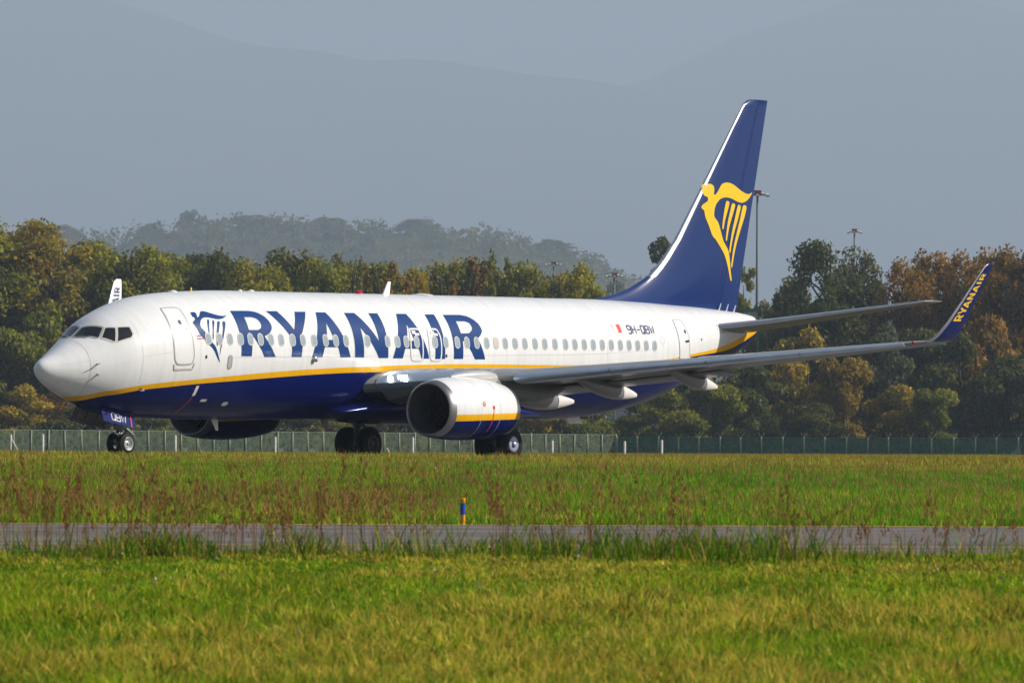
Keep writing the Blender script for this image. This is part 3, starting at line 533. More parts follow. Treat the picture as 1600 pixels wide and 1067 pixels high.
g = MB(); c = fus_pt(11.115, -.22, .04); g.lathe([(-.07, .05), (-.05, .09), (.05, .09), (.08, .03)], c, 'Y', 14); g.build('drain_vent', M_metal, PLANE, True)
# probes
def probe(x, t, L):
    p = fus_pt(x, t); q = fus_pt(x, t, .13); mb = MB(); mb.tube([p, q], [.028, .018], 8); mb.tube([q+Vector((.05, 0, 0)), q+Vector((-L, 0, -.03*L/.2))], [.016, .010], 8); mb.build('pitot_probe', M_gear, PLANE, True)
probe(1.62, .18, .13); probe(1.64, -.42, .15); probe(3.28, -1.08, .16)
# top and belly aerials
def blade(name, x0, x1, z0, xt0, xt1, z1, mat, th=.05):
    P = [(x0, z0), (x1, z0), (xt1, z1), (xt0, z1)]
    V = []
    for k, (x, z) in enumerate(P):
        h = th/2 if k < 2 else th/4
        V += [(x, -h, z), (x, h, z)]
    o = mesh(name, V, [(0, 2, 4, 6), (1, 7, 5, 3), (0, 1, 3, 2), (2, 3, 5, 4), (4, 5, 7, 6), (6, 7, 1, 0)], mat, PLANE)
    b = o.modifiers.new('bevel', 'BEVEL'); b.width = .01; b.segments = 2
    return o
blade('top_aerial', 16.98, 17.36, 5.20, 17.30, 17.46, 5.70, M_white)
blade('belly_aerial', 8.25, 8.62, 1.30, 8.55, 8.66, .86, M_cone); blade('belly_aerial', 13.8, 14.2, 1.24, 14.1, 14.22, .90, M_gear)
for x, r, hh, mt in ((6.42, .16, .05, M_white), (7.30, .035, .12, M_ymark), (9.72, .09, .05, M_white), (10.27, .12, .05, M_white), (19.1, .40, .05, M_white)):
    mb = MB(); z = ZC(x)-.02; mb.lathe([(0, r), (hh*.6, r*.85), (hh+.02, r*.3), (hh+.025, 0.0)], (x, 0, z), 'Z', 14); mb.build('roof_fitting', mt, PLANE, True)
mb = MB(); mb.lathe([(0, .16), (.03, .15), (.07, .11), (.13, .06), (.14, 0)], (15.76, 0, ZC(15.76)-.02), 'Z', 16); mb.build('beacon', M_beacon, PLANE, True)
mb = MB(); mb.lathe([(-.13, 0), (-.12, .06), (-.06, .11), (0, .14)], (19.9, 0, 1.09), 'Z', 16); mb.build('beacon', M_beacon, PLANE, True)
for x in (35.9, 36.35, 36.8):
    mb = MB(); z = ZC(x); mb.tube([(x, -.12, z-.06), (x+.12, -.14, z+.22)], [.03, .02], 6); mb.build('tail_aerial', M_white, PLANE)
blade('tail_skid', 27.0, 27.75, 1.42, 27.25, 28.0, 1.18, M_cone, .18)
# exhaust of the auxiliary power unit
mb = MB(); mb.lathe([(38.0, .24), (38.08, .25), (38.10, .22), (37.9, .20)], (0, 0, (ZC(38.02)+ZK(38.02))/2), 'X', 20); mb.build('tail_exhaust', M_exhaust, PLANE, True)

# belly fairing between the wings
V = []; Fc = []; bx = np.linspace(12.9, 23.6, 50); NB = 48
for x in bx:
    s = (x-12.9)/10.7; e = max(0.0, math.sin(math.pi*min(1, max(0, s))**.9))**.85
    hw = 1.55+.46*e; zb = 1.40-.30*e; zt = 1.50+.75*e
    for k in range(NB):
        a = 2*math.pi*k/NB; cc, ss = math.cos(a), math.sin(a)
        V.append((x, hw*math.copysign(abs(cc)**.8, cc), (zb+zt)/2+(zt-zb)/2*math.copysign(abs(ss)**.8, ss)))
for i in range(len(bx)-1):
    for k in range(NB): Fc.append((i*NB+k, (i+1)*NB+k, (i+1)*NB+(k+1) % NB, i*NB+(k+1) % NB))
Fc.append(tuple(range(NB))); Fc.append(tuple((len(bx)-1)*NB+k for k in reversed(range(NB))))
fixnormals(mesh('belly_fairing', V, Fc, M_blue, PLANE, True))

# ---------------------------------------------------------------- wings
def airfoil(n=14, camber=.02):
    """loop from trailing edge over the top to the leading edge and back underneath: (s, half thickness factor signed, camber)"""
    ss = [.5*(1-math.cos(math.pi*i/n)) for i in range(n+1)]
    th = lambda s: 5*(.2969*math.sqrt(s)-.1260*s-.3516*s*s+.2843*s**3-.1020*s**4)
    cam = lambda s: camber*4*s*(1-s)
    return [(s, th(s), cam(s)) for s in reversed(ss)]+[(s, -th(s), cam(s)) for s in ss[1:-1]]
AF = airfoil()
def wsec(y):
    """|y| -> leading-edge x,z, trailing-edge x,z, thickness ratio"""
    le = lerp_pts(y, [(1.0, 13.45), (1.9, 14.15), (4.9, 16.35), (5.4, 16.92), (16.4, 22.80), (17.2, 23.23)])
    lz = lerp_pts(y, [(1.0, 2.30), (1.9, 2.38), (5.4, 2.64), (10.8, 3.14), (16.4, 3.685), (17.2, 3.76)])
    te = lerp_pts(y, [(1.0, 21.0), (5.7, 21.0), (10.3, 22.1), (10.4, 22.55), (17.2, 24.35)])
    tz = lerp_pts(y, [(1.0, 2.10), (5.7, 2.48), (10.3, 2.93), (10.4, 2.95), (17.2, 3.71)])
    tc = lerp_pts(y, [(1.0, .135), (5.4, .118), (17.2, .105)])
    return float(le), float(lz), float(te), float(tz), float(tc)
def wpoint(y, s, h, cam, side):
    le, lz, te, tz, tc = wsec(y); c = te-le
    return Vector((le+c*s, side*y, lz+(tz-lz)*s+c*(h*tc+cam)))
def loft(name, secs, mats, parent, smooth=True, cap=True, mi=None):
    n = len(secs[0]); V = [p for s in secs for p in s]; Fc = []; M = []
    for i in range(len(secs)-1):
        for k in range(n):
            Fc.append((i*n+k, i*n+(k+1) % n, (i+1)*n+(k+1) % n, (i+1)*n+k)); M.append(mi(i, k) if mi else 0)
    if cap: Fc.append(tuple(range(n))); M.append(0); Fc.append(tuple((len(secs)-1)*n+k for k in reversed(range(n)))); M.append(0)
    o = mesh(name, V, Fc, mats, parent, smooth, M); fixnormals(o); return auto_sharp(o, 45)
NAF = len(AF)
for side in (-1, 1):
    ys = [1.0, 1.9, 3, 4, 4.9, 5.4, 6.5, 8, 9.5, 10.3, 10.4, 12, 13.5, 15, 16.4, 16.9]
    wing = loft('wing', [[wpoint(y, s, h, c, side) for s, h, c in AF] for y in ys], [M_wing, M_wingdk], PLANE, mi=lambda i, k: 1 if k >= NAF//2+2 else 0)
    # slats: thick leading-edge shells a little ahead of and below the wing nose
    bounds = [5.42, 8.1, 10.8, 13.4, 16.3]
    for a, b in zip(bounds, bounds[1:]):
        secs = []
        for y in (a+.012, a+(b-a)*.33, a+(b-a)*.66, b-.012):
            le, lz, te, tz, tc = wsec(y); c = te-le; k = .30*c/4 if y < 9 else .30*c/4
            pro = [(s, h, cm) for s, h, cm in AF if s <= .16]
            secs.append([wpoint(y, s, h*1.06, cm, side)+Vector((-.035*c-.02, 0, -.016*c-.01)) for s, h, cm in pro])
        loft('slat', secs, [M_slat], wing)
    # inboard leading edge in bare metal
    secs = []
    for y in (1.95, 2.6, 3.4, 4.2, 4.75):
        secs.append([wpoint(y, s, h*1.02, cm, side)+Vector((-.03, 0, -.005)) for s, h, cm in AF if s <= .11])
    loft('leading_edge', secs, [M_slat], wing)
    # landing light behind its lens
    mb = MB(); p = wpoint(2.35, .004, .15, 0, side); mb.lathe([(0, .10), (-.03, .10), (-.05, .06), (-.055, 0)], p+Vector((-.10, 0, 0)), 'X', 16); mb.build('landing_light', M_lamp, wing, True)
    p = wpoint(2.62, .004, .15, 0, side); mb = MB()
    for q in range(4): mb.box(p+Vector((-.09+.03*q+.02, side*.085*(q-1.5), 0)), (.03, .055, .20))
    mb.build('turnoff_light', M_lamp, wing)
    # flaps, drooped a little
    for a, b in ((2.1, 5.55), (6.3, 10.25)):
        secs = []
        for y in (a, (a+b)/2, b):
            le, lz, te, tz, tc = wsec(y); L = 1.35 if y < 6 else 1.0; x0 = te-.75*L+.1; ang = R(9); z0 = tz-.06
            pl = []
            for s, h, cm in AF:
                dx = L*s; dz = L*(h*.11+cm*.5); pl.append(Vector((x0+dx*math.cos(ang)+dz*math.sin(ang), side*y, z0-dx*math.sin(ang)+dz*math.cos(ang))))
            secs.append(pl)
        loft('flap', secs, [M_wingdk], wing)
    # flap track fairings with white tail cones
    for y, xa, za, xb, zb, rw, rh in ((3.55, 18.6, 2.05, 22.62, 1.87, .20, .30), (6.2, 18.95, 2.62, 22.42, 2.07, .19, .30), (9.0, 20.0, 2.93, 22.95, 2.33, .17, .27)):
        prof = [(0, .03), (.08, .34), (.2, .68), (.35, .92), (.5, 1.0), (.62, .97), (.74, .84), (.75, .83), (.86, .60), (.95, .38), (1.0, .22)]
        secs = []
        for t, k in prof:
            x = xa+(xb-xa)*t; z = za+(zb-za)*t-.06*math.sin(math.pi*t)
            secs.append([Vector((x, side*y+rw*k*math.cos(2*math.pi*q/20), z+rh*k*math.sin(2*math.pi*q/20))) for q in range(20)])
        fa = loft('flap_fairing', secs[:7], [M_fairing], wing)
        loft('fairing_tail_cone', secs[7:], [M_cone], fa)
    # light grey apron panel under the wing root, ahead of the wheel well
    mb = MB(); S = side
    A = [Vector((14.35, S*1.98, 2.20)), Vector((15.9, S*4.0, 2.42)), Vector((16.5, S*4.0, 2.18)), Vector((15.35, S*1.98, 1.72)), Vector((14.75, S*1.98, 1.86))]
    mb.add(A+[a+Vector((.10, 0, .10)) for a in A], [(0, 1, 2, 3, 4), (9, 8, 7, 6, 5)]+[(i, (i+1) % 5, 5+(i+1) % 5, 5+i) for i in range(5)])
    fixnormals(mb.build('krueger_flap', [M_fairing], wing))
    # winglet
    ws = [(16.88, 0, 23.03, 24.28, 3.735), (17.00, 18, 23.12, 24.42, 3.785), (17.10, 38, 23.24, 24.50, 3.90), (17.20, 56, 23.37, 24.55, 4.06), (17.33, 70, 23.57, 24.61, 4.32), (17.46, 73, 23.85, 24.75, 4.70), (17.675, 73, 24.36, 25.06, 5.40), (17.80, 73, 24.66, 25.22, 5.80), (17.89, 73, 24.88, 25.32, 6.10), (17.915, 73, 25.06, 25.33, 6.20)]
    secs = []
    for y, inc, xl, xt, z in ws:
        a = R(inc); c = xt-xl; up = Vector((0, side*-math.sin(a), math.cos(a)))
        secs.append([Vector((xl+c*s, side*y, z))+up*(h*c*.085) for s, h, cm in AF])
    def wmi(i, k):
        s = AF[k][0]
        if s < .05: return 2
        if i < 1: return 3
        return 0 if k >= NAF//2 else 1
    wl = loft('winglet', secs, [M_blue, M_white, M_metal, M_wing], wing, mi=wmi)
    # winglet lettering from the same letter shapes
    x0 = min(p[0] for l in TITLE for r in l for p in r); x1 = max(p[0] for l in TITLE for r in l for p in r); t0, t1 = -.18, 1.34
    def wlpt(a, b, off, side=side, ws=ws):
        """a 0..1 along the span, b 0..1 across the chord from trailing side"""
        z = 4.40+a*1.50; Z = [q[4] for q in ws[4:]]; y = float(np.interp(z, Z, [q[0] for q in ws[4:]])); xl = float(np.interp(z, Z, [q[2] for q in ws[4:]])); xt = float(np.interp(z, Z, [q[3] for q in ws[4:]]))
        c = xt-xl; s = (.66-.46*b) if side < 0 else (.78-.54*b); th = 5*(.2969*math.sqrt(s)-.1260*s-.3516*s*s+.2843*s**3-.1020*s**4)*c*.085+off
        sg = 1 if side < 0 else -1; an = R(73)
        return Vector((xl+c*s, side*(y+ (1 if side < 0 else -1)*th*math.sin(an)), z-sg*th*math.cos(an)))
    shp = []
    for l in TITLE:
        shp.append([[((p[0]-x0)/(x1-x0), (p[1]-t0)/(t1-t0)) for p in r] for r in l])
    if side < 0: DREF = lambda c: Vector((0, -1, -.2))
    else: DREF = lambda c: Vector((0, -1, .2))
    decal('winglet_lettering', shp, M_ymark if side < 0 else M_navy, wl, wlpt, .006, (.2, .5))
    DREF = lambda c: Vector((0, c.y, c.z-3.3))
    if side < 0:
        mb = MB(); mb.lathe([(0, .05), (.03, .05), (.05, .02)], (23.0, -16.62, 3.70), 'X', 10); p = wpoint(16.55, 0, 0, 0, side); mb = MB(); mb.lathe([(-.06, 0), (-.05, .035), (0, .05), (.05, .05)], p+Vector((-.01, 0, .0)), 'X', 10); mb.build('navigation_light', M_beacon, wing, True)
    # engines
    ey = side*4.83; ex = 13.10; ez = 1.515
    def flat(p):
        dz = p[2]-ez
        return (p[0], p[1], ez+dz*(1-.13*max(0, -dz/1.06)) if dz < 0 else p[2])
    def shell(name, prof, mat, parent, n=64, fl=True):
        mb = MB(); mb.lathe(prof, (ex, ey, ez), 'X', n)
        k = len(prof)*n; mb.F = [f for f in mb.F if len(f) == 4]; mb.M = [0]*len(mb.F)
        if fl: mb.V = [flat(v) for v in mb.V]
        return fixnormals(mb.build(name, mat, parent, True))
    eng = shell('engine', [(.26, .955), (.4, .985), (.6, 1.012), (.9, 1.04), (1.3, 1.062), (1.7, 1.066), (2.1, 1.055), (2.6, 1.02), (3.1, .96), (3.5, .893), (3.74, .845), (3.745, .835), (3.6, .80), (3.0, .80)], M_nacelle, PLANE)
    shell('inlet_lip', [(.26, .957), (.18, .938), (.10, .912), (.04, .885), (.01, .862), (0, .845), (.015, .826), (.06, .806), (.14, .79), (.26, .782)], M_lip, eng)
    shell('inlet_duct', [(.26, .782), (.5, .772), (.8, .775), (1.15, .78), (1.3, .78)], M_duct, eng)
    # fan: disc, 24 twisted blades and a spinner
    fb = MB()
    for k in range(24):
        a = 2*math.pi*k/24
        P = []
        for r, tw, ch in ((.24, 25, .16), (.5, 40, .2), (.77, 58, .22)):
            for q in (-1, 1):
                da = q*ch*math.sin(R(tw))/2/r; dx = q*ch*math.cos(R(tw))/2
                P.append((ex+1.0+dx, ey+r*math.cos(a+da), ez+r*math.sin(a+da)))
        fb.add(P, [(0, 1, 3, 2), (2, 3, 5, 4)])
    fb.build('fan', M_fan, eng)
    sp = MB(); sp.lathe([(.62, 0), (.66, .04), (.8, .15), (.95, .235), (1.05, .25)], (ex, ey, ez), 'X', 24); sp.lathe([(1.16, .78), (1.17, 0)], (ex, ey, ez), 'X', 32, 0); sp.build('spinner', M_dark, eng, True)
    shell('core_nozzle', [(2.9, .66), (3.5, .58), (3.95, .47), (4.2, .41), (4.21, .38), (3.9, .37)], M_exhaust, eng, 36, False)
    cn = MB(); cn.lathe([(3.8, .28), (4.2, .2), (4.5, .03), (4.51, 0)], (ex, ey, ez), 'X', 20); cn.build('exhaust_plug', M_exhaust, eng, True)
    # pylon
    def pysec(x, z0, z1, hw): return [Vector((x, ey+hw*(abs(math.cos(q))**.6)*(1 if math.cos(q) > 0 else -1), (z0+z1)/2+(z1-z0)/2*(abs(math.sin(q))**.7)*(1 if math.sin(q) > 0 else -1))) for q in [2*math.pi*k/20 for k in range(20)]]
    py = loft('pylon', [pysec(*q) for q in ((15.6, 2.0, 2.60, .20), (16.4, 1.95, 2.60, .24), (17.6, 1.80, 2.58, .24), (18.6, 1.80, 2.45, .22), (19.6, 1.95, 2.40, .17), (20.4, 2.25, 2.38, .06))], [M_pylon], PLANE)
    loft('pylon_fairing', [pysec(*q) for q in ((14.25, 2.40, 2.62, .05), (14.6, 2.30, 2.70, .17), (15.2, 2.25, 2.78, .24), (15.9, 2.28, 2.80, .28), (16.35, 2.36, 2.74, .27), (16.55, 2.45, 2.66, .18))], [M_pyfair], py)
    # chine, red line and small round placards on the nacelle
    def nac(a, b, off, ey=ey, side=side):
        prof = [(.26, .955), (.6, 1.012), (1.3, 1.062), (1.7, 1.066), (2.1, 1.055), (2.6, 1.02), (3.1, .96), (3.5, .893), (3.74, .845)]
        r = lerp_pts(a, prof)+off; p = flat((ex+a, ey+side*r*math.cos(b), ez+r*math.sin(b))); return Vector(p)
    DREF = lambda c, ey=ey: Vector((0, c.y-ey, c.z-ez))
    decal('red_hazard_line', [line((2.05, .05), (2.0, -.75), .035)], M_red, eng, nac, .006, (.5, .1))
    decal('round_placard', [[[(1.55+.075*math.cos(q*math.pi/8), .20+.075*math.sin(q*math.pi/8)) for q in range(16)], [(1.55+.045*math.cos(q*math.pi/8), .20+.045*math.sin(q*math.pi/8)) for q in range(16)]], line((1.51, .16), (1.59, .24), .02), [[(2.05+.06*math.cos(q*math.pi/8), .10+.06*math.sin(q*math.pi/8)) for q in range(16)]]], M_red, eng, nac, .006, (.5, .1))
    decal('cowl_seam', [line((.27+1.15, -1.3), (.27+1.15, 1.5), .014), line((2.45, -1.5), (2.45, 1.5), .016)], M_seam, eng, nac, .004, (.5, .1))
    DREF = lambda c: Vector((0, c.y, c.z-3.3))

# ---------------------------------------------------------------- fin and tailplane
def finsec(z):
    le = float(lerp_pts(z, [(4.7, 28.2), (5.26, 28.2), (5.38, 28.72), (5.50, 29.4), (5.62, 30.05), (5.8, 30.75), (6.0, 31.3), (6.2, 31.77), (6.5, 32.25), (6.85, 32.70), (7.28, 33.15), (7.5, 33.40), (12.3, 37.50), (12.48, 37.78), (12.53, 38.0)]))
    te = float(lerp_pts(z, [(4.7, 37.04), (5.12, 37.15), (12.53, 39.05)])); hg = float(lerp_pts(z, [(4.7, 35.80), (5.25, 35.98), (12.22, 38.33), (12.53, 38.43)]))
    return le, te, hg
def finhalf(x, z):
    le, te, hg = finsec(z); main = max(le, 33.4-(7.5-z)*.855); s = min(1, max(0, (x-le)/(te-le)))
    T = .052*(te-min(33.4+(z-7.5)*.855, 37.6))+.01
    sh = (2.0*math.sqrt(s)*(1-s)**.9) if s < .25 else (2.0*math.sqrt(.25)*(.75)**.9)*(1 if s < .45 else ((1-s)/.55)**.85)
    return T*sh+.004
fz = [4.7, 5.12, 5.26, 5.38, 5.5, 5.62, 5.8, 6.0, 6.2, 6.5, 6.85, 7.28, 7.5, 8.5, 9.5, 10.5, 11.5, 12.3, 12.48, 12.53]
q01 = [0, .01, .03, .07, .15, .25, .4, .55, .7, .85, 1.0]
secs = []
for z in fz:
    le, te, hg = finsec(z); up = [(le+(hg-le)*q, -finhalf(le+(hg-le)*q, z), z) for q in reversed(q01)]; dn = [(le+(hg-le)*q, finhalf(le+(hg-le)*q, z), z) for q in q01[1:]]
    secs.append([Vector(p) for p in up+dn])
nq = len(q01)
fin = loft('fin', secs, [M_finblue, M_metal], PLANE, mi=lambda i, k: 1 if (8 <= i <= 16 and nq-4 <= k <= nq+1) else 0)
secs = []
for z in fz[1:]:
    le, te, hg = finsec(z); h0 = hg+.015; up = [(h0+(te-h0)*q, -finhalf(h0+(te-h0)*q, z)+.006*0, z) for q in (1, .75, .5, .25, 0)]; dn = [(h0+(te-h0)*q, finhalf(h0+(te-h0)*q, z), z) for q in (0, .25, .5, .75, 1)]
    secs.append([Vector(p) for p in up+dn])
loft('rudder', secs, [M_finblue], PLANE)
def finpt(x, z, off): return Vector((x, -finhalf(x, z)-off, z))
DREF = lambda c: Vector((0, -1, 0))
decal('harp_emblem', [[r] for r in FINHARP], M_ymark, fin, finpt, .010, (.3, .3))
decal('fin_panel_line', [line((36.02, 6.0), (38.28, 12.2), .02), line((37.5, 12.05), (38.9, 12.08), .03)], M_navy, fin, finpt, .006, (.3, .3))
DREF = lambda c: Vector((0, c.y, c.z-3.3))
for side in (-1, 1):
    secs = []; TS = [(.5, 34.2, 37.0, 4.46, 4.36, .10), (1.0, 34.58, 37.15, 4.58, 4.44, .10), (2.5, 35.53, 37.68, 4.77, 4.67, .095), (4.5, 36.78, 38.35, 5.07, 5.0, .09), (6.6, 38.05, 39.05, 5.37, 5.34, .09), (7.0, 38.32, 39.18, 5.43, 5.40, .085), (7.17, 38.62, 39.28, 5.45, 5.44, .06)]
    for y, xl, xt, zl, zt, tc in TS: secs.append([Vector((xl+(xt-xl)*s, side*y, zl+(zt-zl)*s+(xt-xl)*(h*tc))) for s, h, c in AF])
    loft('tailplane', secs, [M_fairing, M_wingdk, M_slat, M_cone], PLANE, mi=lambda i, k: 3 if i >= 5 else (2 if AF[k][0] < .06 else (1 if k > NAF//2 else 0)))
decal('tailplane_cutout', [line((34.50, .95), (34.44, -.12+.6), .02), line((34.9, .62), (34.95, .25), .09)], M_gear, PLANE, fus_pt, .005)

# ---------------------------------------------------------------- landing gear
def wheel(name, c, r, w, rimr, rimmat, outdir, hub=None):
    prof = [(-w/2, rimr), (-w/2-.0, rimr+.02), (-w/2+.01, r*.80), (-w/2+.05, r*.93), (-w*.28, r*.985), (-w*.12, r), (0, r), (w*.12, r), (w*.28, r*.985), (w/2-.05, r*.93), (w/2-.01, r*.80), (w/2, rimr+.02), (w/2, rimr)]
    mb = MB(); mb.lathe(prof, c, 'Y', 40); mb.F = [f for f in mb.F if len(f) == 4]; mb.M = [0]*len(mb.F); tyre = auto_sharp(fixnormals(mb.build(name, M_rubber, PLANE, True)), 60)
    mb = MB(); o = outdir; a0 = o*(w/2)
    pr = [(a0*.2, 0), (a0*.55, rimr*.2), (a0*.55, rimr*.35), (a0*.30, rimr*.5), (a0*.25, rimr*.8), (a0*.7, rimr*.88), (a0*1.02, rimr*.98), (a0*1.03, rimr*1.03), (a0*.9, rimr*1.04)]
    if hub: pr = [(a0*1.12, 0), (a0*1.10, rimr*.25), (a0*1.0, rimr*.36), (a0*.97, rimr*.55), (a0*.95, rimr*.97), (a0*.85, rimr*1.0)]
    mb.lathe(pr, c, 'Y', 36); mb.F = [f for f in mb.F if len(f) == 4]; mb.M = [0]*len(mb.F)
    rim = fixnormals(mb.build('rim', rimmat, tyre, True))
    mb = MB()
    if not hub:
        for k in range(9):
            t = 2*math.pi*k/9; p = Vector(c)+Vector((rimr*.62*math.cos(t), a0*.42, rimr*.62*math.sin(t))); mb.box(p, (rimr*.18, .05, rimr*.18), 0, Matrix.Rotation(-t, 3, 'Y'))
        mb.lathe([(a0*.5, rimr*.2), (a0*.85, rimr*.17), (a0*.9, 0)], c, 'Y', 14)
    else: mb.lathe([(a0*1.0, rimr*.42), (a0*1.25, rimr*.30), (a0*1.35, 0)], c, 'Y', 20)
    mb.build('hub', M_gear if not hub else M_hub, tyre, True)
    return tyre
NX, NZ = 3.945, .44
for s in (-1, 1): wheel('nose_wheel', (NX, s*.225, NZ), .345, .20, .20, M_rim, s)
mb = MB(); mb.tube([(NX, -.3, NZ), (NX, .3, NZ)], .05, 12); mb.tube([(NX, 0, NZ), (NX-.02, 0, .85)], .07, 14); mb.tube([(NX-.02, 0, .8), (NX-.08, 0, 1.6)], .105, 14)
mb.tube([(NX+.03, 0, .62), (NX+.26, 0, .82), (NX+.05, 0, 1.02)], .035, 8); mb.tube([(NX-.05, 0, 1.05), (NX+.55, 0, 1.5)], .055, 10); mb.tube([(NX-.02, -.12, .98), (NX+.42, -.16, .70)], .045, 8)
mb.box((NX-.06, -.12, .98), (.14, .1, .14)); mb.box((NX-.06, .12, .98), (.14, .1, .14)); mb.build('nose_gear_leg', M_gear, PLANE, True)
mb = MB(); mb.lathe([(0, .09), (-.05, .10), (-.06, .0)], (NX-.12, 0, .74), 'X', 16); mb.build('taxi_light', M_metal, PLANE, True)
decal_y = lambda s: [(2.35, 1.50), (4.02, 1.24), (3.90, .86), (2.30, 1.10)]
for s in (-1, 1):
    yt, yb = s*.50, s*.66; Q = [Vector((2.40, yt, 1.56)), Vector((3.99, yt, 1.27)), Vector((3.90, yb, .90)), Vector((2.36, yb, 1.135))]; th = Vector((0, -s*.05, 0))
    mb = MB(); mb.add(Q+[q+th for q in Q], [(0, 1, 2, 3)], 0); mb.add([q+th for q in Q], [(3, 2, 1, 0)], 1)
    for i in range(4): mb.add([Q[i], Q[(i+1) % 4], Q[(i+1) % 4]+th, Q[i]+th], [(0, 1, 2, 3)], 0)
    dr = mb.build('nose_gear_door', [M_doorblue, M_bay], PLANE)
    ib = MB()
    for q in (.08, .36, .66, .93):
        a = Q[0].lerp(Q[1], q)+th*1.6; b = Q[3].lerp(Q[2], q)+th*1.6; ib.tube([a, b], .035, 6)
    ib.tube([Q[0].lerp(Q[3], .9)+th*1.5, Q[1].lerp(Q[2], .9)+th*1.5], .03, 6); ib.build('door_rib', M_bay, dr)
    def dpt(a, b, off, s=s, Q=Q): return Q[3].lerp(Q[2], a).lerp(Q[0].lerp(Q[1], a), b)+Vector((0, s*off, 0))
    DREF = lambda c, s=s: Vector((0, s, 0))
    if s < 0:
        decal('nose_door_lettering', strokes('QBW', .44, .105, .22, .35, .026, gap=.16), M_white, dr, lambda a, b, o: dpt(a/1.56, b/.42, o), .006, (.5, .5))
    decal('red_stripe', [line((.865, .0), (.875, 1.0), .028)], M_red, dr, dpt, .006, (.5, .5))
DREF = lambda c: Vector((0, c.y, c.z-3.3))
MX, MZ = 19.46, .475
for s in (-1, 1):
    for k, yy in enumerate((2.43, 3.29)):
        outer = (yy > 2.86); wheel('main_wheel', (MX, s*yy, MZ), .56, .40, .27, M_hub if (outer) else M_dkrim, s if outer else -s, hub=outer)
    mb = MB(); y = s*2.86; mb.tube([(MX, s*2.3, MZ), (MX, s*3.4, MZ)], .09, 12); mb.tube([(MX, y, MZ), (MX-.02, y, 1.15)], .10, 16); mb.tube([(MX-.02, y, 1.05), (MX-.1, y, 2.3)], .15, 16)
    mb.tube([(MX, y, 1.2), (MX-.05, s*1.6, 1.75)], .07, 10); mb.tube([(MX+.12, y, .6), (MX+.45, y, .95), (MX+.1, y, 1.3)], .05, 8); mb.tube([(MX-.15, y, 1.3), (MX-.2, y, .6)], .03, 8)
    mb.lathe([(-.16, .2), (-.02, .24), (.02, .24), (.16, .2)], (MX, y, MZ), 'Y', 20); mb.build('main_gear_leg', M_gear, PLANE, True)
    mb = MB(); mb.box((MX-.05, s*3.13, 1.65), (.62, .05, .95)); mb.build('main_gear_door', M_wingdk, PLANE)

# ------------------------------------------------------------------ perimeter fence, posts, marker, lamps
M_post = simple('green_fence_post', (.25, .31, .19), .6, noise=.3, nscale=4)
M_concrete = simple('white_concrete', (.72, .69, .62), .8, noise=.25, nscale=3)
M_pole = simple('galvanised_pole', (.12, .15, .17), .6)
M_lampwhite = simple('lamp_housing', (.62, .62, .60), .4)
M_lampred = simple('red_obstruction_paint', (.55, .05, .03), .5)
def mesh_mat(name, c, alpha):
    m, n, l, p = new_mat(name); p.inputs['Base Color'].default_value = (*c, 1); p.inputs['Roughness'].default_value = .6
    tc = n.new('ShaderNodeTexCoord'); t = n.new('ShaderNodeTexNoise'); t.inputs['Scale'].default_value = 1.8; t.inputs['Detail'].default_value = 9; t.inputs['Roughness'].default_value = .7; l.new(tc.outputs['Object'], t.inputs['Vector'])
    mr = n.new('ShaderNodeMapRange'); mr.inputs[1].default_value = .35; mr.inputs[2].default_value = .65; mr.inputs[3].default_value = alpha-.28; mr.inputs[4].default_value = alpha+.2; l.new(t.outputs[0], mr.inputs[0]); l.new(mr.outputs[0], p.inputs['Alpha'])
    return m
M_mesh = mesh_mat('green_wire_mesh', (.075, .115, .06), .36)
M_mesh2 = mesh_mat('dark_green_wire_mesh', (.05, .15, .10), .70)
def fence(A, B, n, h, over, meshmat, label, every=None):
    root = empty('mesh_fence', A); tag(root, label, 'fence', 'perimeter fences beyond the taxiway'); A, B = Vector(A), Vector(B)
    P = [A.lerp(B, i/(n-1)) for i in range(n)]
    mb = MB()
    for a, b in zip(P, P[1:]):
        a, b = a-A, b-A; up = Vector((0, 0, h)); off = Vector((0, .012, 0)); mb.add([a+off, b+off, b+up+off, a+up+off, a-off, b-off, b+up-off, a+up-off], [(0, 1, 2, 3), (7, 6, 5, 4), (3, 2, 6, 7), (4, 5, 1, 0)])
    mb.build('wire_mesh', meshmat, root)
    for z in (h,):
        w = MB(); w.tube([p-A+Vector((0, -.03, z)) for p in (P[0], P[-1])], .02, 5); w.build('rail_wire', M_post, root)
    proto = None
    for i, p in enumerate(P):
        if proto is None:
            m = MB(); m.tube([(0, -.10, -.2), (0, -.10, h+.05)], .08, 8); m.tube([(0, -.06, h), (-.36, -.26, h+over)], .015, 6); m.tube([(0, -.06, h), (.36, .16, h+over)], .015, 6)
            proto = m.build('fence_post', M_post, root, True)
        else:
            c = proto.copy(); COL.objects.link(c); c.parent = root; proto_last = c; c.location = p-A; c.rotation_euler = (rnd.uniform(-.03, .03), rnd.uniform(-.035, .035), rnd.uniform(-.2, .2)); c.scale = (1, 1, rnd.uniform(.97, 1.03))
    return root
FA, FB = at(-60, 709.0, 590), at(962, 713, 665)
fence(FA, FB, 43, 2.25, .45, M_mesh, 'pale green wire mesh fence on close posts, running behind the nose and engines')
FC, FD = at(964, 714, 665), at(1660, 717, 640)
fence(FC, FD, 22, 2.05, .45, M_mesh2, 'dark green wire mesh fence behind the right-hand wing tip')
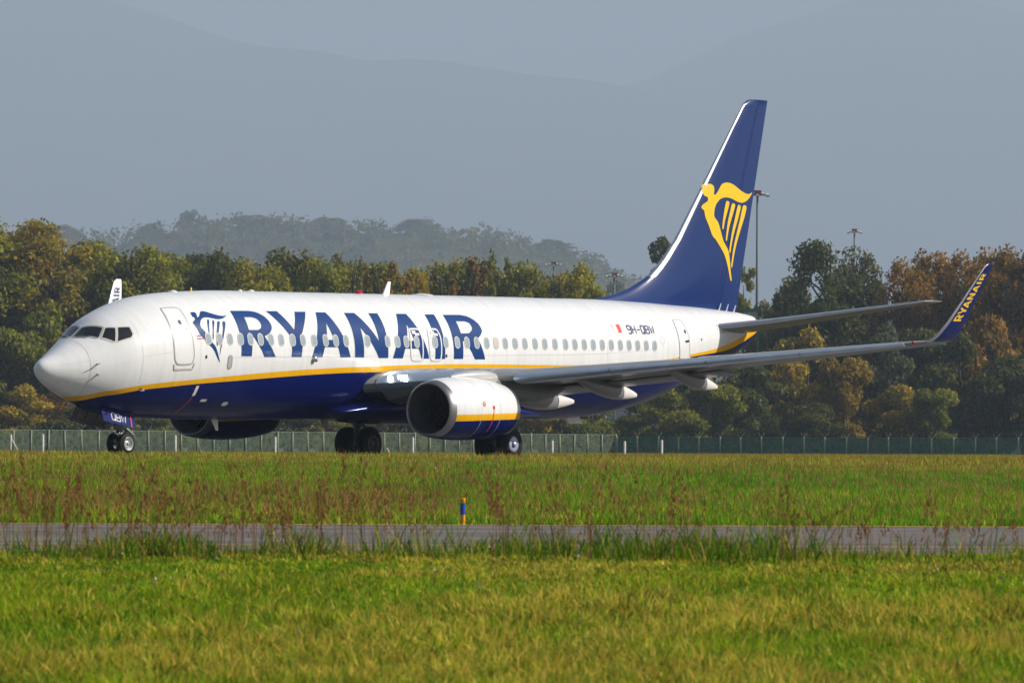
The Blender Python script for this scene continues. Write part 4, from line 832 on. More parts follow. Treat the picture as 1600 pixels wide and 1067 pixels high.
# braced corner post of the pale fence
p = at(305, 710, 640); br = empty('fence_brace', p); tag(br, 'green A-shaped brace leaning on the pale mesh fence under the far engine', 'fence brace')
mb = MB(); mb.tube([(0, -.4, 0), (0, -.4, 2.4)], .08, 8); mb.build('brace_post', M_post, br); 
for s in (-1, 1):
    mb = MB(); mb.tube([(s*.62, -.4, 0), (s*.06, -.4, 2.2)], .07, 8); mb.build('brace_leg', M_post, br)
POSTS = [(17, 680, 709, 'short white concrete post with a diagonal stay at the far left edge'), (67, 679, 709.5, 'plain white post left of the nose wheels'), (274, 681, 710, 'white post under the far engine inlet'), (430, 683, 710, 'white post under the rear end of the far engine'), (645, 684, 714, 'white post left of the near engine'), (863, 689, 714, 'white post just right of the near main wheels'), (976, 690, 716, 'white post below the rear fuselage, right of the main wheels'), (1034, 688, 717, 'rightmost tall white post, below the flap fairings')]
for u, vt, vb, lb in POSTS:
    d = 540; b = at(u, vb, d); h = (vb-vt)*d/F; po = empty('concrete_post', b, R(38)); tag(po, lb, 'post', 'white concrete posts before the fence')
    mb = MB(); mb.box((0, 0, h/2-.1), (.17, .17, h+.2)); mb.box((0, 0, h+.03), (.13, .13, .06)); o = mb.build('post_shaft', M_concrete, po)
    bv = o.modifiers.new('bevel', 'BEVEL'); bv.width = .02
    if u == 17: mb = MB(); mb.tube([(.05, -.04, h*.8), (.58, -.44, 0)], .06, 6); mb.build('stay', M_concrete, po)
    if u == 645: mb = MB(); mb.tube([(-2.3, 0, 0), (-2.75, 0, .75)], .07, 6); mb.build('stay', M_concrete, po)

# blue and yellow edge marker beside the service road
mp = at(723, 818.5, 83.0); mp.z = float(gz(mp.x, mp.y)); mk = empty('edge_marker', mp); tag(mk, 'small blue and yellow marker post standing at the far edge of the service road', 'marker post')
M_my = simple('marker_yellow', (.85, .36, .006), .4); M_mb = simple('marker_blue', (.01, .07, .42), .35)
mb = MB(); mb.lathe([(0, .028), (.045, .026), (.05, .033), (.06, .034), (.135, .034), (.137, .030)], (0, 0, 0), 'Z', 24); mb.build('marker_base', M_my, mk, True)
mb = MB(); mb.lathe([(.136, .0335), (.286, .0335), (.287, .02)], (0, 0, 0), 'Z', 24); mb.build('blue_sleeve', M_mb, mk, True)
mb = MB(); mb.lathe([(.286, .024), (.292, .030), (.335, .036), (.345, .036), (.352, .030), (.353, 0)], (0, 0, 0), 'Z', 24); mb.build('marker_cap', M_my, mk, True)
for o in mk.children: auto_sharp(o, 40)

def mast(u, vt, d, label, wide):
    t = at(u, vt, d); b = Vector((t.x, t.y, -.2)); h = t.z-b.z; r = empty('light_mast', b); tag(r, label, 'light mast', 'floodlight masts of the apron')
    mb = MB(); mb.tube([(0, 0, 0), (0, 0, h*.5), (0, 0, h)], [.30, .24, .15], 12); mb.build('mast_pole', M_pole, r, True)
    mb = MB(); mb.box((0, 0, h), (wide, .4, .16)); mb.box((0, 0, h+.2), (wide*.5, .9, .2)); mb.build('head_frame', M_pole, r)
    for k in range(5):
        x = (k-2)/2*wide*.42; mb = MB(); mb.box((x, -.35, h-.05+.18*(k % 2)), (.42, .45, .34), 0, Matrix.Rotation(R(25), 3, 'X')); mb.build('floodlight', M_lampwhite, r)
    mb = MB(); mb.box((0, 0, h+.48), (1.1, .6, .36)); mb.build('red_top', M_lampred, r)
mast(1183.5, 305, 900, 'tallest grey floodlight mast, standing just right of the tail fin', 3.4)
mast(1335, 363, 1250, 'floodlight mast rising over the tall dark tree on the right', 2.9)
mast(865, 414, 1300, 'small floodlight mast above the trees over the rear cabin roof', 3.4)
mast(960, 432, 1150, 'floodlight mast just left of the tail fin root', 3.2)
# little green-framed shelter far behind the tail cone
b = at(1172, 509, 800); b.z = -.2; sh = empty('control_hut', b); tag(sh, 'green and white hut on a raised frame, peeping out behind the tail cone', 'hut')
M_green = simple('green_paint', (.03, .22, .07), .5); hz = at(1172, 502, 800).z
mb = MB(); mb.box((0, 0, hz+.7), (1.9, 1.6, 1.5)); mb.build('cabin', M_concrete, sh)
mb = MB(); mb.box((0, 0, hz+1.62), (2.5, 2.2, .3)); mb.build('roof', M_green, sh)
for x in (-.98, .98):
    mb = MB(); mb.box((x, -.82, (hz+1.4)/2), (.18, .18, hz+1.5)); mb.build('frame_leg', M_green, sh); mb = MB(); mb.box((x, .82, (hz+1.4)/2), (.18, .18, hz+1.5)); mb.build('frame_leg', M_green, sh)

# ------------------------------------------------------------------ trees
def leaf_mat(name, stops):
    m, n, l, p = new_mat(name)
    at_ = n.new('ShaderNodeAttribute'); at_.attribute_name = 'hue'
    oi = n.new('ShaderNodeObjectInfo'); ad = n.new('ShaderNodeMath'); ad.operation = 'MULTIPLY_ADD'; ad.inputs[1].default_value = .22; l.new(oi.outputs['Random'], ad.inputs[0]); l.new(at_.outputs['Fac'], ad.inputs[2])
    sb = n.new('ShaderNodeMath'); sb.operation = 'SUBTRACT'; sb.inputs[1].default_value = .11; l.new(ad.outputs[0], sb.inputs[0])
    cr = n.new('ShaderNodeValToRGB'); e = cr.color_ramp.elements
    e[0].position = stops[0][0]; e[0].color = (*stops[0][1], 1); e[1].position = stops[-1][0]; e[1].color = (*stops[-1][1], 1)
    for q, c in stops[1:-1]: k = e.new(q); k.color = (*c, 1)
    l.new(sb.outputs[0], cr.inputs[0]); l.new(cr.outputs[0], p.inputs['Base Color']); p.inputs['Roughness'].default_value = .6; p.inputs['Specular IOR Level'].default_value = .25
    tr = n.new('ShaderNodeBsdfTranslucent'); l.new(cr.outputs[0], tr.inputs[0]); mx = n.new('ShaderNodeMixShader'); mx.inputs[0].default_value = .45
    l.new(p.outputs[0], mx.inputs[1]); l.new(tr.outputs[0], mx.inputs[2]); l.new(mx.outputs[0], n['Material Output'].inputs[0])
    return m
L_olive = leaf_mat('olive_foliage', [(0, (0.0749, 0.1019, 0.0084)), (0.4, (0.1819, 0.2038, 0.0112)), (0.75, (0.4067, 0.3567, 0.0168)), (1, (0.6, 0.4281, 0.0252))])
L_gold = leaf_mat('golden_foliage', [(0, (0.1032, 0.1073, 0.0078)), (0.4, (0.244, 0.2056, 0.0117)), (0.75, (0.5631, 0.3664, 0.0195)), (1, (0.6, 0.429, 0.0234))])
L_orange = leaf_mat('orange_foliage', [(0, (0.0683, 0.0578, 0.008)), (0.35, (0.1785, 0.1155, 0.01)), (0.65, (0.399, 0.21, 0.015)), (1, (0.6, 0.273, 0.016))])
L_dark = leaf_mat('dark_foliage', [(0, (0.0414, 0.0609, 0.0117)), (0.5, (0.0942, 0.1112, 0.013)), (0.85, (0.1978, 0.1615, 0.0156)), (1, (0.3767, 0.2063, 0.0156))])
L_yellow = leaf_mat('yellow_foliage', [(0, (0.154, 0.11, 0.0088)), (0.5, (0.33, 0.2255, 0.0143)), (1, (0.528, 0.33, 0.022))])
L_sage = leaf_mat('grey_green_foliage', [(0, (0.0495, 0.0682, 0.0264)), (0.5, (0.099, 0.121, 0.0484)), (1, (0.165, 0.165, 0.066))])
M_bark = simple('bark', (.06, .045, .03), .9, noise=.4, nscale=2)

def crown_mesh(name, style, w, h, seed, nleaf):
    """many small bent leaf sprays spread through irregular boughs"""
    g = np.random.default_rng(seed); B = []   # blobs: centre, radius xyz
    if style == 'round':
        while len(B) < 150:
            zz = g.uniform(.06, .95); prof = math.sqrt(max(0, 1-max(0, (zz-.45)/.55)**2))*min(1, .6+zz)
            if g.uniform() > prof: continue
            a = g.uniform(0, 2*math.pi); rr = (w/2)*prof*math.sqrt(g.uniform(.05, .85))
            B.append((rr*math.cos(a), rr*math.sin(a), h*zz*.95, g.uniform(.08, .15)*w, g.uniform(.04, .065)*h))
    elif style == 'spire':
        for k in range(9):
            a = 2*math.pi*k/9+g.uniform(-.3, .3); rr = w*g.uniform(.05, .42); top = h*g.uniform(.72, 1.0)*(1-.25*rr/w*2)
            for q in range(12): t = q/11; B.append((rr*math.cos(a)*(.6+.4*t)+g.normal()*w*.03, rr*math.sin(a)*(.6+.4*t)+g.normal()*w*.03, h*.06+(top-h*.06)*t, w*.12*(1-.55*t)*g.uniform(.7, 1.3), h*.05))
    elif style == 'bush':
        for k in range(26):
            zz = g.uniform(.05, .95); a = g.uniform(0, 2*math.pi); rr = w/2*math.sqrt(max(0, 1-zz**2))*g.uniform(.3, .95)
            B.append((rr*math.cos(a), rr*math.sin(a), h*zz*.92, g.uniform(.10, .20)*w, g.uniform(.07, .13)*h))
    else:  # sparse
        for k in range(46):
            zz = g.uniform(.25, 1.0); a = g.uniform(0, 2*math.pi); rr = w/2*g.uniform(.1, 1.0)*math.sin(math.pi*min(1, .1+.82*zz))**.6
            B.append((rr*math.cos(a), rr*math.sin(a), h*zz*.97, g.uniform(.06, .12)*w, g.uniform(.02, .04)*h))
    B = np.array(B); vol = B[:, 3]**2*B[:, 4]; vol = vol**.75; pick = g.choice(len(B), nleaf, p=vol/vol.sum())
    d = g.normal(size=(nleaf, 3)); d /= np.linalg.norm(d, axis=1)[:, None]; rad = g.uniform(.45, 1.12, nleaf)[:, None]
    c = B[pick, :3]+d*rad*np.stack([B[pick, 3], B[pick, 3], B[pick, 4]], -1)
    c[:, 2] = np.maximum(c[:, 2], .15)
    nrm = d*.5+g.normal(size=(nleaf, 3))*.6+np.array([0, 0, .25]); nrm /= np.linalg.norm(nrm, axis=1)[:, None]
    t1 = np.cross(nrm, g.normal(size=(nleaf, 3))); t1 /= np.linalg.norm(t1, axis=1)[:, None]; t2 = np.cross(nrm, t1)
    L = g.uniform(.13, .32, nleaf)[:, None]*(.85 if style == 'bush' else 1.0); W = L*g.uniform(.45, .75, nleaf)[:, None]
    P = np.stack([c-t1*L, c+t2*W+nrm*L*.2, c+t1*L, c-t2*W+nrm*L*.2], 1).reshape(-1, 3)
    me = bpy.data.meshes.new(name); me.vertices.add(nleaf*4); me.vertices.foreach_set('co', P.ravel()); me.loops.add(nleaf*4); me.loops.foreach_set('vertex_index', np.arange(nleaf*4))
    me.polygons.add(nleaf); me.polygons.foreach_set('loop_start', np.arange(nleaf)*4); me.polygons.foreach_set('loop_total', np.full(nleaf, 4)); me.update()
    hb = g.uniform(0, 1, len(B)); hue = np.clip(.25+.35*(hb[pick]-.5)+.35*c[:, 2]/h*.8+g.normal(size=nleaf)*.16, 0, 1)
    a = me.attributes.new('hue', 'FLOAT', 'FACE'); a.data.foreach_set('value', hue.astype(np.float32))
    return me
def trunk_mesh(name, w, h, seed, style):
    g = random.Random(seed); mb = MB(); r = .022*h+.05
    e = .62 if style == 'spire' else .9; mb.tube([(0, 0, -.3), (.05, 0, h*e*.33), (-.05, .08, h*e*.66), (.02, 0, h*e)], [r, r*.75, r*.45, r*.1], 8)
    for k in range(9 if style != 'bush' else 5):
        z = h*g.uniform(.15, .7); a = g.uniform(0, 6.28); L = w*g.uniform(.12, .27); up = h*g.uniform(.08, .2)
        mb.tube([(0, 0, z), (L*.5*math.cos(a), L*.5*math.sin(a), z+up*.6), (L*math.cos(a), L*math.sin(a), z+up)], [r*.35, r*.22, r*.06], 6)
    me = bpy.data.meshes.new(name); me.from_pydata(mb.V, [], mb.F); me.materials.append(M_bark); me.polygons.foreach_set('use_smooth', [True]*len(me.polygons)); return me
NOM = {'round': (11., 22.), 'spire': (9., 22.), 'bush': (9., 9.), 'sparse': (5.5, 16.)}
NL = {'round': 22000, 'spire': 15000, 'bush': 13000, 'sparse': 3400}
TREEM = {}
def tree_mesh(style, var, leaf):
    k = (style, var, leaf.name)
    if k not in TREEM:
        w, h = NOM[style]; base = (style, var)
        if base not in TREEM: TREEM[base] = (crown_mesh('crown', style, w, h, 100+var*7+len(style), NL[style]), trunk_mesh('trunk', w, h, 50+var, style))
        me = TREEM[base][0].copy(); me.materials.append(leaf); TREEM[k] = (me, TREEM[base][1])
    return TREEM[k]
SG = random.Random(11)
def tree(u, vt, wpx, d, style, leaf, label, name='broadleaf_tree', cat='tree', group='trees behind the airfield fence', zbase=-.2, trunk=True):
    w, h = NOM[style]; d = d+70 if d < 1000 else d; t = at(u, vt, d); H = (t.z-zbase)*1.03; Wd = wpx*d/F*(1.4 if style == 'round' else 1.25)
    r = empty(name, (t.x, t.y, zbase), SG.uniform(0, 6.28)); r.scale = (Wd/w, Wd/w, H/h); tag(r, label, cat, group)
    c, k = tree_mesh(style, SG.randrange(3), leaf)
    o = bpy.data.objects.new('crown', c); COL.objects.link(o); o.parent = r
    if trunk: o = bpy.data.objects.new('trunk', k); COL.objects.link(o); o.parent = r
    return r
O, G, A, D, Y, S = L_olive, L_gold, L_orange, L_dark, L_yellow, L_sage
B1, B2 = 'broadleaf_tree', 'bush'
LEFT = [
 (-45, 325, 170, 690, 'round', O, 'olive tree cut off by the left edge of the photo'),
 (28, 330, 150, 700, 'round', G, 'tallest yellow-green tree of the left wood, near the left edge'),
 (92, 360, 130, 690, 'round', G, 'golden-topped tree second from the left edge of the wood'),
 (150, 364, 130, 705, 'round', O, 'yellow-green tree above the nose, left of the far winglet'),
 (205, 372, 130, 690, 'round', O, 'rounded olive tree straight above the far winglet'),
 (255, 386, 120, 700, 'round', O, 'dark olive tree above the forward cabin door'),
 (302, 384, 120, 715, 'round', D, 'dark green tree above the blue harp on the cabin side'),
 (350, 380, 110, 700, 'round', D, 'dark green peaked tree above the first title letter'),
 (402, 396, 110, 690, 'round', O, 'yellow-green low-topped tree above the second title letter'),
 (452, 382, 120, 705, 'round', D, 'dense dark tree above the third title letter'),
 (505, 392, 100, 700, 'round', O, 'olive tree left of the spiky brownish treetops'),
 (548, 370, 90, 715, 'spire', G, 'spiky golden-tipped tree left of the white roof aerial'),
 (598, 384, 90, 700, 'spire', A, 'spiky rust-flecked tree right above the roof aerial'),
 (645, 390, 90, 715, 'spire', G, 'golden-brown upright tree just right of the roof aerial'),
 (690, 386, 90, 705, 'spire', G, 'golden upright tree right of the roof aerial'),
 (735, 374, 110, 700, 'spire', A, 'tallest spiky rust-coloured tree above the last title letter'),
 (775, 396, 80, 715, 'spire', O, 'short spiky tree on the right flank of the rusty group'),
 (822, 402, 85, 700, 'round', O, 'small olive tree over the cabin, left of a distant lamp'),
 (862, 425, 70, 730, 'round', D, 'low dark tree directly under the small lamp mast'),
 (905, 402, 95, 700, 'round', O, 'last rounded tree at the right end of the left wood'),
 (60, 470, 130, 672, 'bush', O, 'yellow-green bush on the wood edge, upper left of the nose'),
 (120, 500, 120, 668, 'bush', G, 'golden bush behind the cockpit windows'),
 (10, 500, 130, 665, 'bush', O, 'green bush half way up the wood at the left edge'),
 (75, 575, 90, 660, 'bush', A, 'orange autumn bush left of the white nose cone'),
 (25, 600, 110, 655, 'bush', G, 'yellowish bush low at the left edge behind the fence'),
 (110, 630, 110, 652, 'bush', D, 'dark bush behind the fence under the nose'),
 (180, 610, 120, 655, 'bush', D, 'dark green bush behind the nose wheels'),
 (240, 640, 100, 652, 'bush', O, 'olive bush between nose wheels and far engine'),
 (470, 640, 120, 668, 'bush', D, 'dark bush behind the fence left of the far main wheels'),
 (600, 640, 130, 690, 'bush', O, 'olive bush seen under the belly right of the far main wheels'),
 (500, 440, 110, 675, 'bush', O, 'olive shrub crown just above the middle of the cabin roof'),
 (640, 440, 110, 680, 'bush', G, 'yellowish shrub crown above the roof right of the aerial'),
 (400, 440, 110, 675, 'bush', O, 'green shrub crown above the roof over the second letter'),
 (300, 435, 110, 675, 'bush', O, 'olive shrub crown above the roof over the front door'),
]
BACK = [
 (5, 352, 110, 'backmost olive crown at the left edge, between two taller trees'), (60, 366, 110, 'crown tucked behind the two golden trees near the left edge'), (122, 374, 110, 'crown filling the gap left of the far winglet'), (180, 382, 110, 'crown filling the gap above the far winglet tip'),
 (230, 394, 110, 'crown filling the gap over the cockpit roof'), (280, 396, 110, 'crown filling the gap over the front door'), (328, 394, 110, 'crown filling the gap over the harp emblem'), (376, 400, 110, 'crown filling the gap over the first two title letters'), (428, 400, 110, 'crown filling the gap over the second and third title letters'),
 (478, 398, 110, 'crown filling the gap over the fourth title letter'), (526, 396, 100, 'crown behind the left end of the spiky treetops'), (572, 398, 100, 'crown behind the spiky treetops left of the roof aerial'), (622, 402, 100, 'crown behind the spiky treetops right of the roof aerial'), (668, 400, 100, 'crown behind the golden upright tree'), (712, 396, 100, 'crown behind the tallest spiky tree'), (755, 402, 100, 'crown behind the right end of the rusty trees'), (800, 414, 90, 'crown behind the small olive tree over the cabin'), (885, 416, 90, 'crown behind the last trees of the left wood')]
RIGHT = [
 (1034, 380, 64, 900, 'sparse', D, 'thin half-bare tree peeping out left of the tail fin'),
 (1162, 425, 50, 880, 'sparse', O, 'thin leafy tree just right of the rudder'),
 (1298, 362, 118, 730, 'round', D, 'tall dark tree with rusty top under the right-hand lamp mast'),
 (1240, 425, 66, 745, 'round', D, 'dark side tree on the left flank of the tall dark tree'),
 (1205, 462, 70, 760, 'round', D, 'low dark tree at the foot of the tallest lamp mast'),
 (1345, 455, 60, 740, 'round', D, 'low dark tree between the tall dark tree and the orange wood'),
 (1415, 396, 90, 720, 'round', A, 'orange-brown tree at the left end of the right wood'),
 (1462, 386, 90, 735, 'round', A, 'rusty tree behind the tailplane tip'),
 (1510, 384, 90, 715, 'round', A, 'orange tree directly behind the lettered winglet'),
 (1556, 378, 90, 730, 'round', A, 'bright orange-tipped tree above the winglet'),
 (1604, 372, 110, 715, 'round', A, 'orange tree cut by the right edge of the photo'),
 (1660, 380, 110, 720, 'round', A, 'rusty tree of which only the left side enters at the right edge'),
 (1320, 548, 92, 668, 'bush', Y, 'bright yellow bush behind the fence, low under the wing tip'),
 (1262, 512, 120, 690, 'bush', G, 'brown-gold bush under the tailplane'),
 (1215, 520, 110, 700, 'bush', D, 'dark bush just right of the tail cone'),
 (1372, 505, 110, 695, 'bush', S, 'grey-green bush between the yellow bush and the orange wood'),
 (1415, 590, 100, 672, 'bush', G, 'low yellow-brown bush right of the yellow bush'),
 (1462, 600, 80, 668, 'bush', O, 'low olive bush in front of the dark right-hand wood'),
 (1500, 520, 130, 690, 'bush', D, 'large dark bush under the winglet'),
 (1575, 540, 130, 690, 'bush', D, 'large dark bush below the bright orange tree, near the right edge'),
 (1540, 470, 110, 700, 'bush', A, 'brown shrub crown half hidden by the winglet'),
 (1440, 500, 100, 705, 'bush', D, 'dark shrub under the outer tailplane'),
 (1165, 560, 110, 680, 'bush', D, 'dark bush under the rear fuselage end'),
 (1115, 590, 90, 668, 'bush', O, 'dim olive bush below the outer flap fairing'),
 (1050, 608, 100, 664, 'bush', O, 'yellow-olive bush below the middle flap fairing'),
 (1075, 545, 120, 715, 'bush', D, 'tall dark bush behind the bushes under the tail upsweep'),
 (1118, 540, 120, 720, 'bush', O, 'tall olive bush behind the outer flap fairing cone'),
 (1338, 384, 84, 750, 'round', D, 'dark tree hiding the pole of the right-hand lamp mast'),
 (985, 620, 90, 670, 'bush', D, 'dark bush under the tail upsweep'),
 (925, 630, 90, 664, 'bush', O, 'olive bush right behind the near main wheels'),
 (855, 640, 90, 664, 'bush', G, 'yellow-green bush just right of the near engine'),
 (1265, 620, 90, 665, 'bush', D, 'dark low bush left of the yellow bush'),
 (1640, 520, 130, 690, 'bush', D, 'dark bush cut off by the right edge, behind the fence'),
]
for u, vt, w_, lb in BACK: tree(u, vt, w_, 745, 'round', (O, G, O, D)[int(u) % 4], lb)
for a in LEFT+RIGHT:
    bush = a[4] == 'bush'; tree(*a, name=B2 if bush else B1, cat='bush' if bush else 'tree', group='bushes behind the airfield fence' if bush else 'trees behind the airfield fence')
# the wood goes on beyond both sides of the photo
def side_wood():
    P, H, off = [], [], 0; g = random.Random(23)
    for u, vt, d in [(-150-95*k+g.uniform(-20, 20), 352+g.uniform(-18, 25), 770+g.uniform(-25, 40)) for k in range(9)]+[(1760+95*k+g.uniform(-20, 20), 385+g.uniform(-18, 25), 790+g.uniform(-25, 40)) for k in range(8)]:
        t = at(u, vt, d); me = TREEM[('round', g.randrange(3))][0]; k = len(me.vertices); c = np.empty(k*3, np.float32); me.vertices.foreach_get('co', c); c = c.reshape(-1, 3)*np.array([1.15, 1.15, (t.z+.2)/22])+np.array([t.x, t.y, -.2])
        h = np.empty(k//4, np.float32); me.attributes['hue'].data.foreach_get('value', h); P.append(c); H.append(h+g.uniform(-.1, .1))
    P = np.concatenate(P); H = np.concatenate(H); N = len(H); me = bpy.data.meshes.new('side_wood'); me.vertices.add(N*4); me.vertices.foreach_set('co', P.astype(np.float32).ravel()); me.loops.add(N*4); me.loops.foreach_set('vertex_index', np.arange(N*4)); me.polygons.add(N); me.polygons.foreach_set('loop_start', np.arange(N)*4); me.polygons.foreach_set('loop_total', np.full(N, 4)); me.update()
    a = me.attributes.new('hue', 'FLOAT', 'FACE'); a.data.foreach_set('value', H.astype(np.float32)); tag(link('side_wood', me, G), 'autumn wood continuing past both sides of the view', 'wood', kind='stuff')
side_wood()
# skyline trees on the hill
HT = [(98, 350, 52, 'round', 'hazy rounded treetop far behind the left wood'), (236, 348, 34, 'round', 'small round hazy tree at the left end of the hill crest'), (300, 328, 62, 'spire', 'tall cluster of upright hazy trees on the hill'), (338, 340, 28, 'spire', 'slim hazy tree right of the tall upright cluster'), (394, 334, 60, 'round', 'broad round hazy tree in the middle of the hill crest'), (428, 336, 36, 'spire', 'twiggy hazy tree right of the broad round one'), (452, 344, 40, 'round', 'hazy tree on the crest above the second title letter'), (515, 338, 52, 'round', 'dense round hazy tree on the hill above the third title letter'), (582, 342, 24, 'spire', 'lone thin hazy tree with a small top on the hill'), (655, 341, 58, 'round', 'dome-shaped hazy tree on the hill, right of the lone thin tree'), (860, 373, 58, 'round', 'dome-shaped hazy tree at the right shoulder of the hill'), (975, 428, 60, 'round', 'faint low hazy tree left of the tail fin')]
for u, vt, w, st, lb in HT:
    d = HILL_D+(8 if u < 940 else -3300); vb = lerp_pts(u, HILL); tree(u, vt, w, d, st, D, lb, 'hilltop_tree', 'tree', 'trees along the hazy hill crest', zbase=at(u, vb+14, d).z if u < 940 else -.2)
# the hill's wood, one far-off mass
def hill_wood():
    g = np.random.default_rng(5); n = 1500; us = g.uniform(-250, 1250, n); s = g.uniform(0, 1, n)**.8; C = []; RR = []
    for u, q in zip(us, s):
        d = HILL_D-860*q; top = at(u, lerp_pts(u, HILL), HILL_D).z; e = .5-.5*math.cos(math.pi*(1-q*860/900)); z = (top+3)*e-3
        p = at(u, 600, HILL_D); C.append((p.x*(d/HILL_D)**.3, d, z+1.5)); RR.append(g.uniform(7, 15))
    C = np.array(C); RR = np.array(RR); m = 70; N = n*m; idx = np.repeat(np.arange(n), m)
    dd = g.normal(size=(N, 3)); dd /= np.linalg.norm(dd, axis=1)[:, None]; c = C[idx]+dd*RR[idx][:, None]*np.array([1, 1, 1.15])*g.uniform(.6, 1.05, N)[:, None]
    nr = dd+g.normal(size=(N, 3))*.5; nr /= np.linalg.norm(nr, axis=1)[:, None]; t1 = np.cross(nr, g.normal(size=(N, 3))); t1 /= np.linalg.norm(t1, axis=1)[:, None]; t2 = np.cross(nr, t1); L = g.uniform(1.1, 2.8, N)[:, None]
    P = np.stack([c-t1*L, c+t2*L*.7, c+t1*L, c-t2*L*.7], 1).reshape(-1, 3)
    me = bpy.data.meshes.new('hill_wood'); me.vertices.add(N*4); me.vertices.foreach_set('co', P.ravel()); me.loops.add(N*4); me.loops.foreach_set('vertex_index', np.arange(N*4)); me.polygons.add(N); me.polygons.foreach_set('loop_start', np.arange(N)*4); me.polygons.foreach_set('loop_total', np.full(N, 4)); me.update()
    h = np.clip(g.uniform(0, 1, n)[idx]*.7+g.normal(size=N)*.1+.15, 0, 1); a = me.attributes.new('hue', 'FLOAT', 'FACE'); a.data.foreach_set('value', h.astype(np.float32))
    tag(link('hill_wood', me, L_dark), 'hazy blue-green wood covering the distant hill', 'wood', kind='stuff')
hill_wood()

# ------------------------------------------------------------------ grass
def grass_mat(name):
    m, n, l, p = new_mat(name); a = n.new('ShaderNodeAttribute'); a.attribute_name = 'col'; l.new(a.outputs['Color'], p.inputs['Base Color']); p.inputs['Roughness'].default_value = .6; p.inputs['Specular IOR Level'].default_value = .12
    tr = n.new('ShaderNodeBsdfTranslucent'); l.new(a.outputs['Color'], tr.inputs[0]); mx = n.new('ShaderNodeMixShader'); mx.inputs[0].default_value = .35
    l.new(p.outputs[0], mx.inputs[1]); l.new(tr.outputs[0], mx.inputs[2]); l.new(mx.outputs[0], n['Material Output'].inputs[0]); return m
M_grass = grass_mat('grass_blades')
def blades(name, x, y, z, h, w, lean, col, g, label, cat, seg=2, kind='stuff'):
    """curved tapering blades; all arrays of length n"""
    n = len(x); a = g.uniform(0, 2*math.pi, n); dx, dy = np.cos(a), np.sin(a); b = g.uniform(-1.1, 1.1, n); sx, sy = np.cos(b), np.sin(b)   # blade width mostly across the view
    base = np.stack([x, y, z], -1); S = np.stack([sx, sy, 0*sx], -1)*w[:, None]/2; Ln = np.stack([dx, dy, 0*dx], -1)*(h*lean)[:, None]; U = np.array([0, 0, 1.0])
    if seg == 2:
        m = base+Ln*.30+U*(h*.58)[:, None]; t = base+Ln+U*(h*(1-.35*np.minimum(lean, 1)))[:, None]
        V = np.stack([base-S, base+S, m+S*.75, m-S*.75, t], 1).reshape(-1, 3); nv = 5
        li = np.stack([np.array([0, 1, 2, 3, 3, 2, 4])]*1); loops = (np.arange(n)[:, None]*5+li).ravel(); ls = (np.arange(n)[:, None]*7+np.array([0, 4])).ravel(); lt = np.tile([4, 3], n); nf = 2*n
    else:
        t = base+Ln+U*h[:, None]; V = np.stack([base-S, base+S, t], 1).reshape(-1, 3); nv = 3
        loops = np.arange(3*n); ls = np.arange(n)*3; lt = np.full(n, 3); nf = n
    me = bpy.data.meshes.new(name); me.vertices.add(n*nv); me.vertices.foreach_set('co', V.astype(np.float32).ravel()); me.loops.add(len(loops)); me.loops.foreach_set('vertex_index', loops.astype(np.int32)); me.polygons.add(nf); me.polygons.foreach_set('loop_start', ls.astype(np.int32)); me.polygons.foreach_set('loop_total', lt.astype(np.int32)); me.update()
    at_ = me.attributes.new('col', 'FLOAT_COLOR', 'POINT'); c = np.concatenate([np.repeat(col, nv, 0), np.ones((n*nv, 1))], 1); at_.data.foreach_set('color', c.astype(np.float32).ravel())
    return tag(link(name, me, M_grass), label, cat, kind=kind)
GREEN, YG, TAN, DKG, RED, STRAW = [np.array(c) for c in ((.085, .255, .003), (.29, .33, .007), (.43, .31, .038), (.05, .11, .006), (.21, .105, .036), (.56, .45, .085))]
def mixc(a, b, k): return a*(1-k[:, None])+b*k[:, None]
def scatter(g, y0, y1, n, spread=.135, pw=1.0):
    y = y0+(y1-y0)*g.uniform(0, 1, n)**pw; x = g.uniform(-1, 1, n)*spread*y; return x, y
g = np.random.default_rng(3)
# foreground meadow
n = 540000; x, y = scatter(g, 39, 60.3, n); pn = fbm(x*.5, y*.35, 4); pn2 = fbm(x*2.2, y*1.2, 14); r = g.uniform(0, 1, n)
tan = np.clip((pn-.43)*4.5+(pn2-.5)*2.2, 0, 1); isdry = r < .08+.34*tan
col = mixc(np.tile(GREEN, (n, 1)), np.tile(YG, (n, 1)), np.clip(g.normal(.62, .3, n)+(pn2-.5), 0, 1)); col[isdry] = mixc(np.tile(TAN, (n, 1)), np.tile(STRAW, (n, 1)), np.clip(g.normal(.15, .25, n), 0, 1))[isdry]; dk = g.uniform(0, 1, n) < .22; col[dk] = DKG*1.2
col *= g.uniform(.75, 1.2, n)[:, None]
h = g.uniform(.10, .26, n)*(.45+1.1*pn2)*lerp_pts(y, [(43, 1), (51, .9), (56, .38), (58, .30), (60.3, .26)]); h[isdry] *= 1.15
col *= (.62+.76*fbm(x*3.1, y*1.6, 91))[:, None]*1.36
blades('meadow_grass', x, y, gz(x, y)-.01, h, g.uniform(.008, .022, n), g.uniform(.1, .9, n), col, g, 'rough green and straw-coloured meadow grass in the foreground', 'grass')
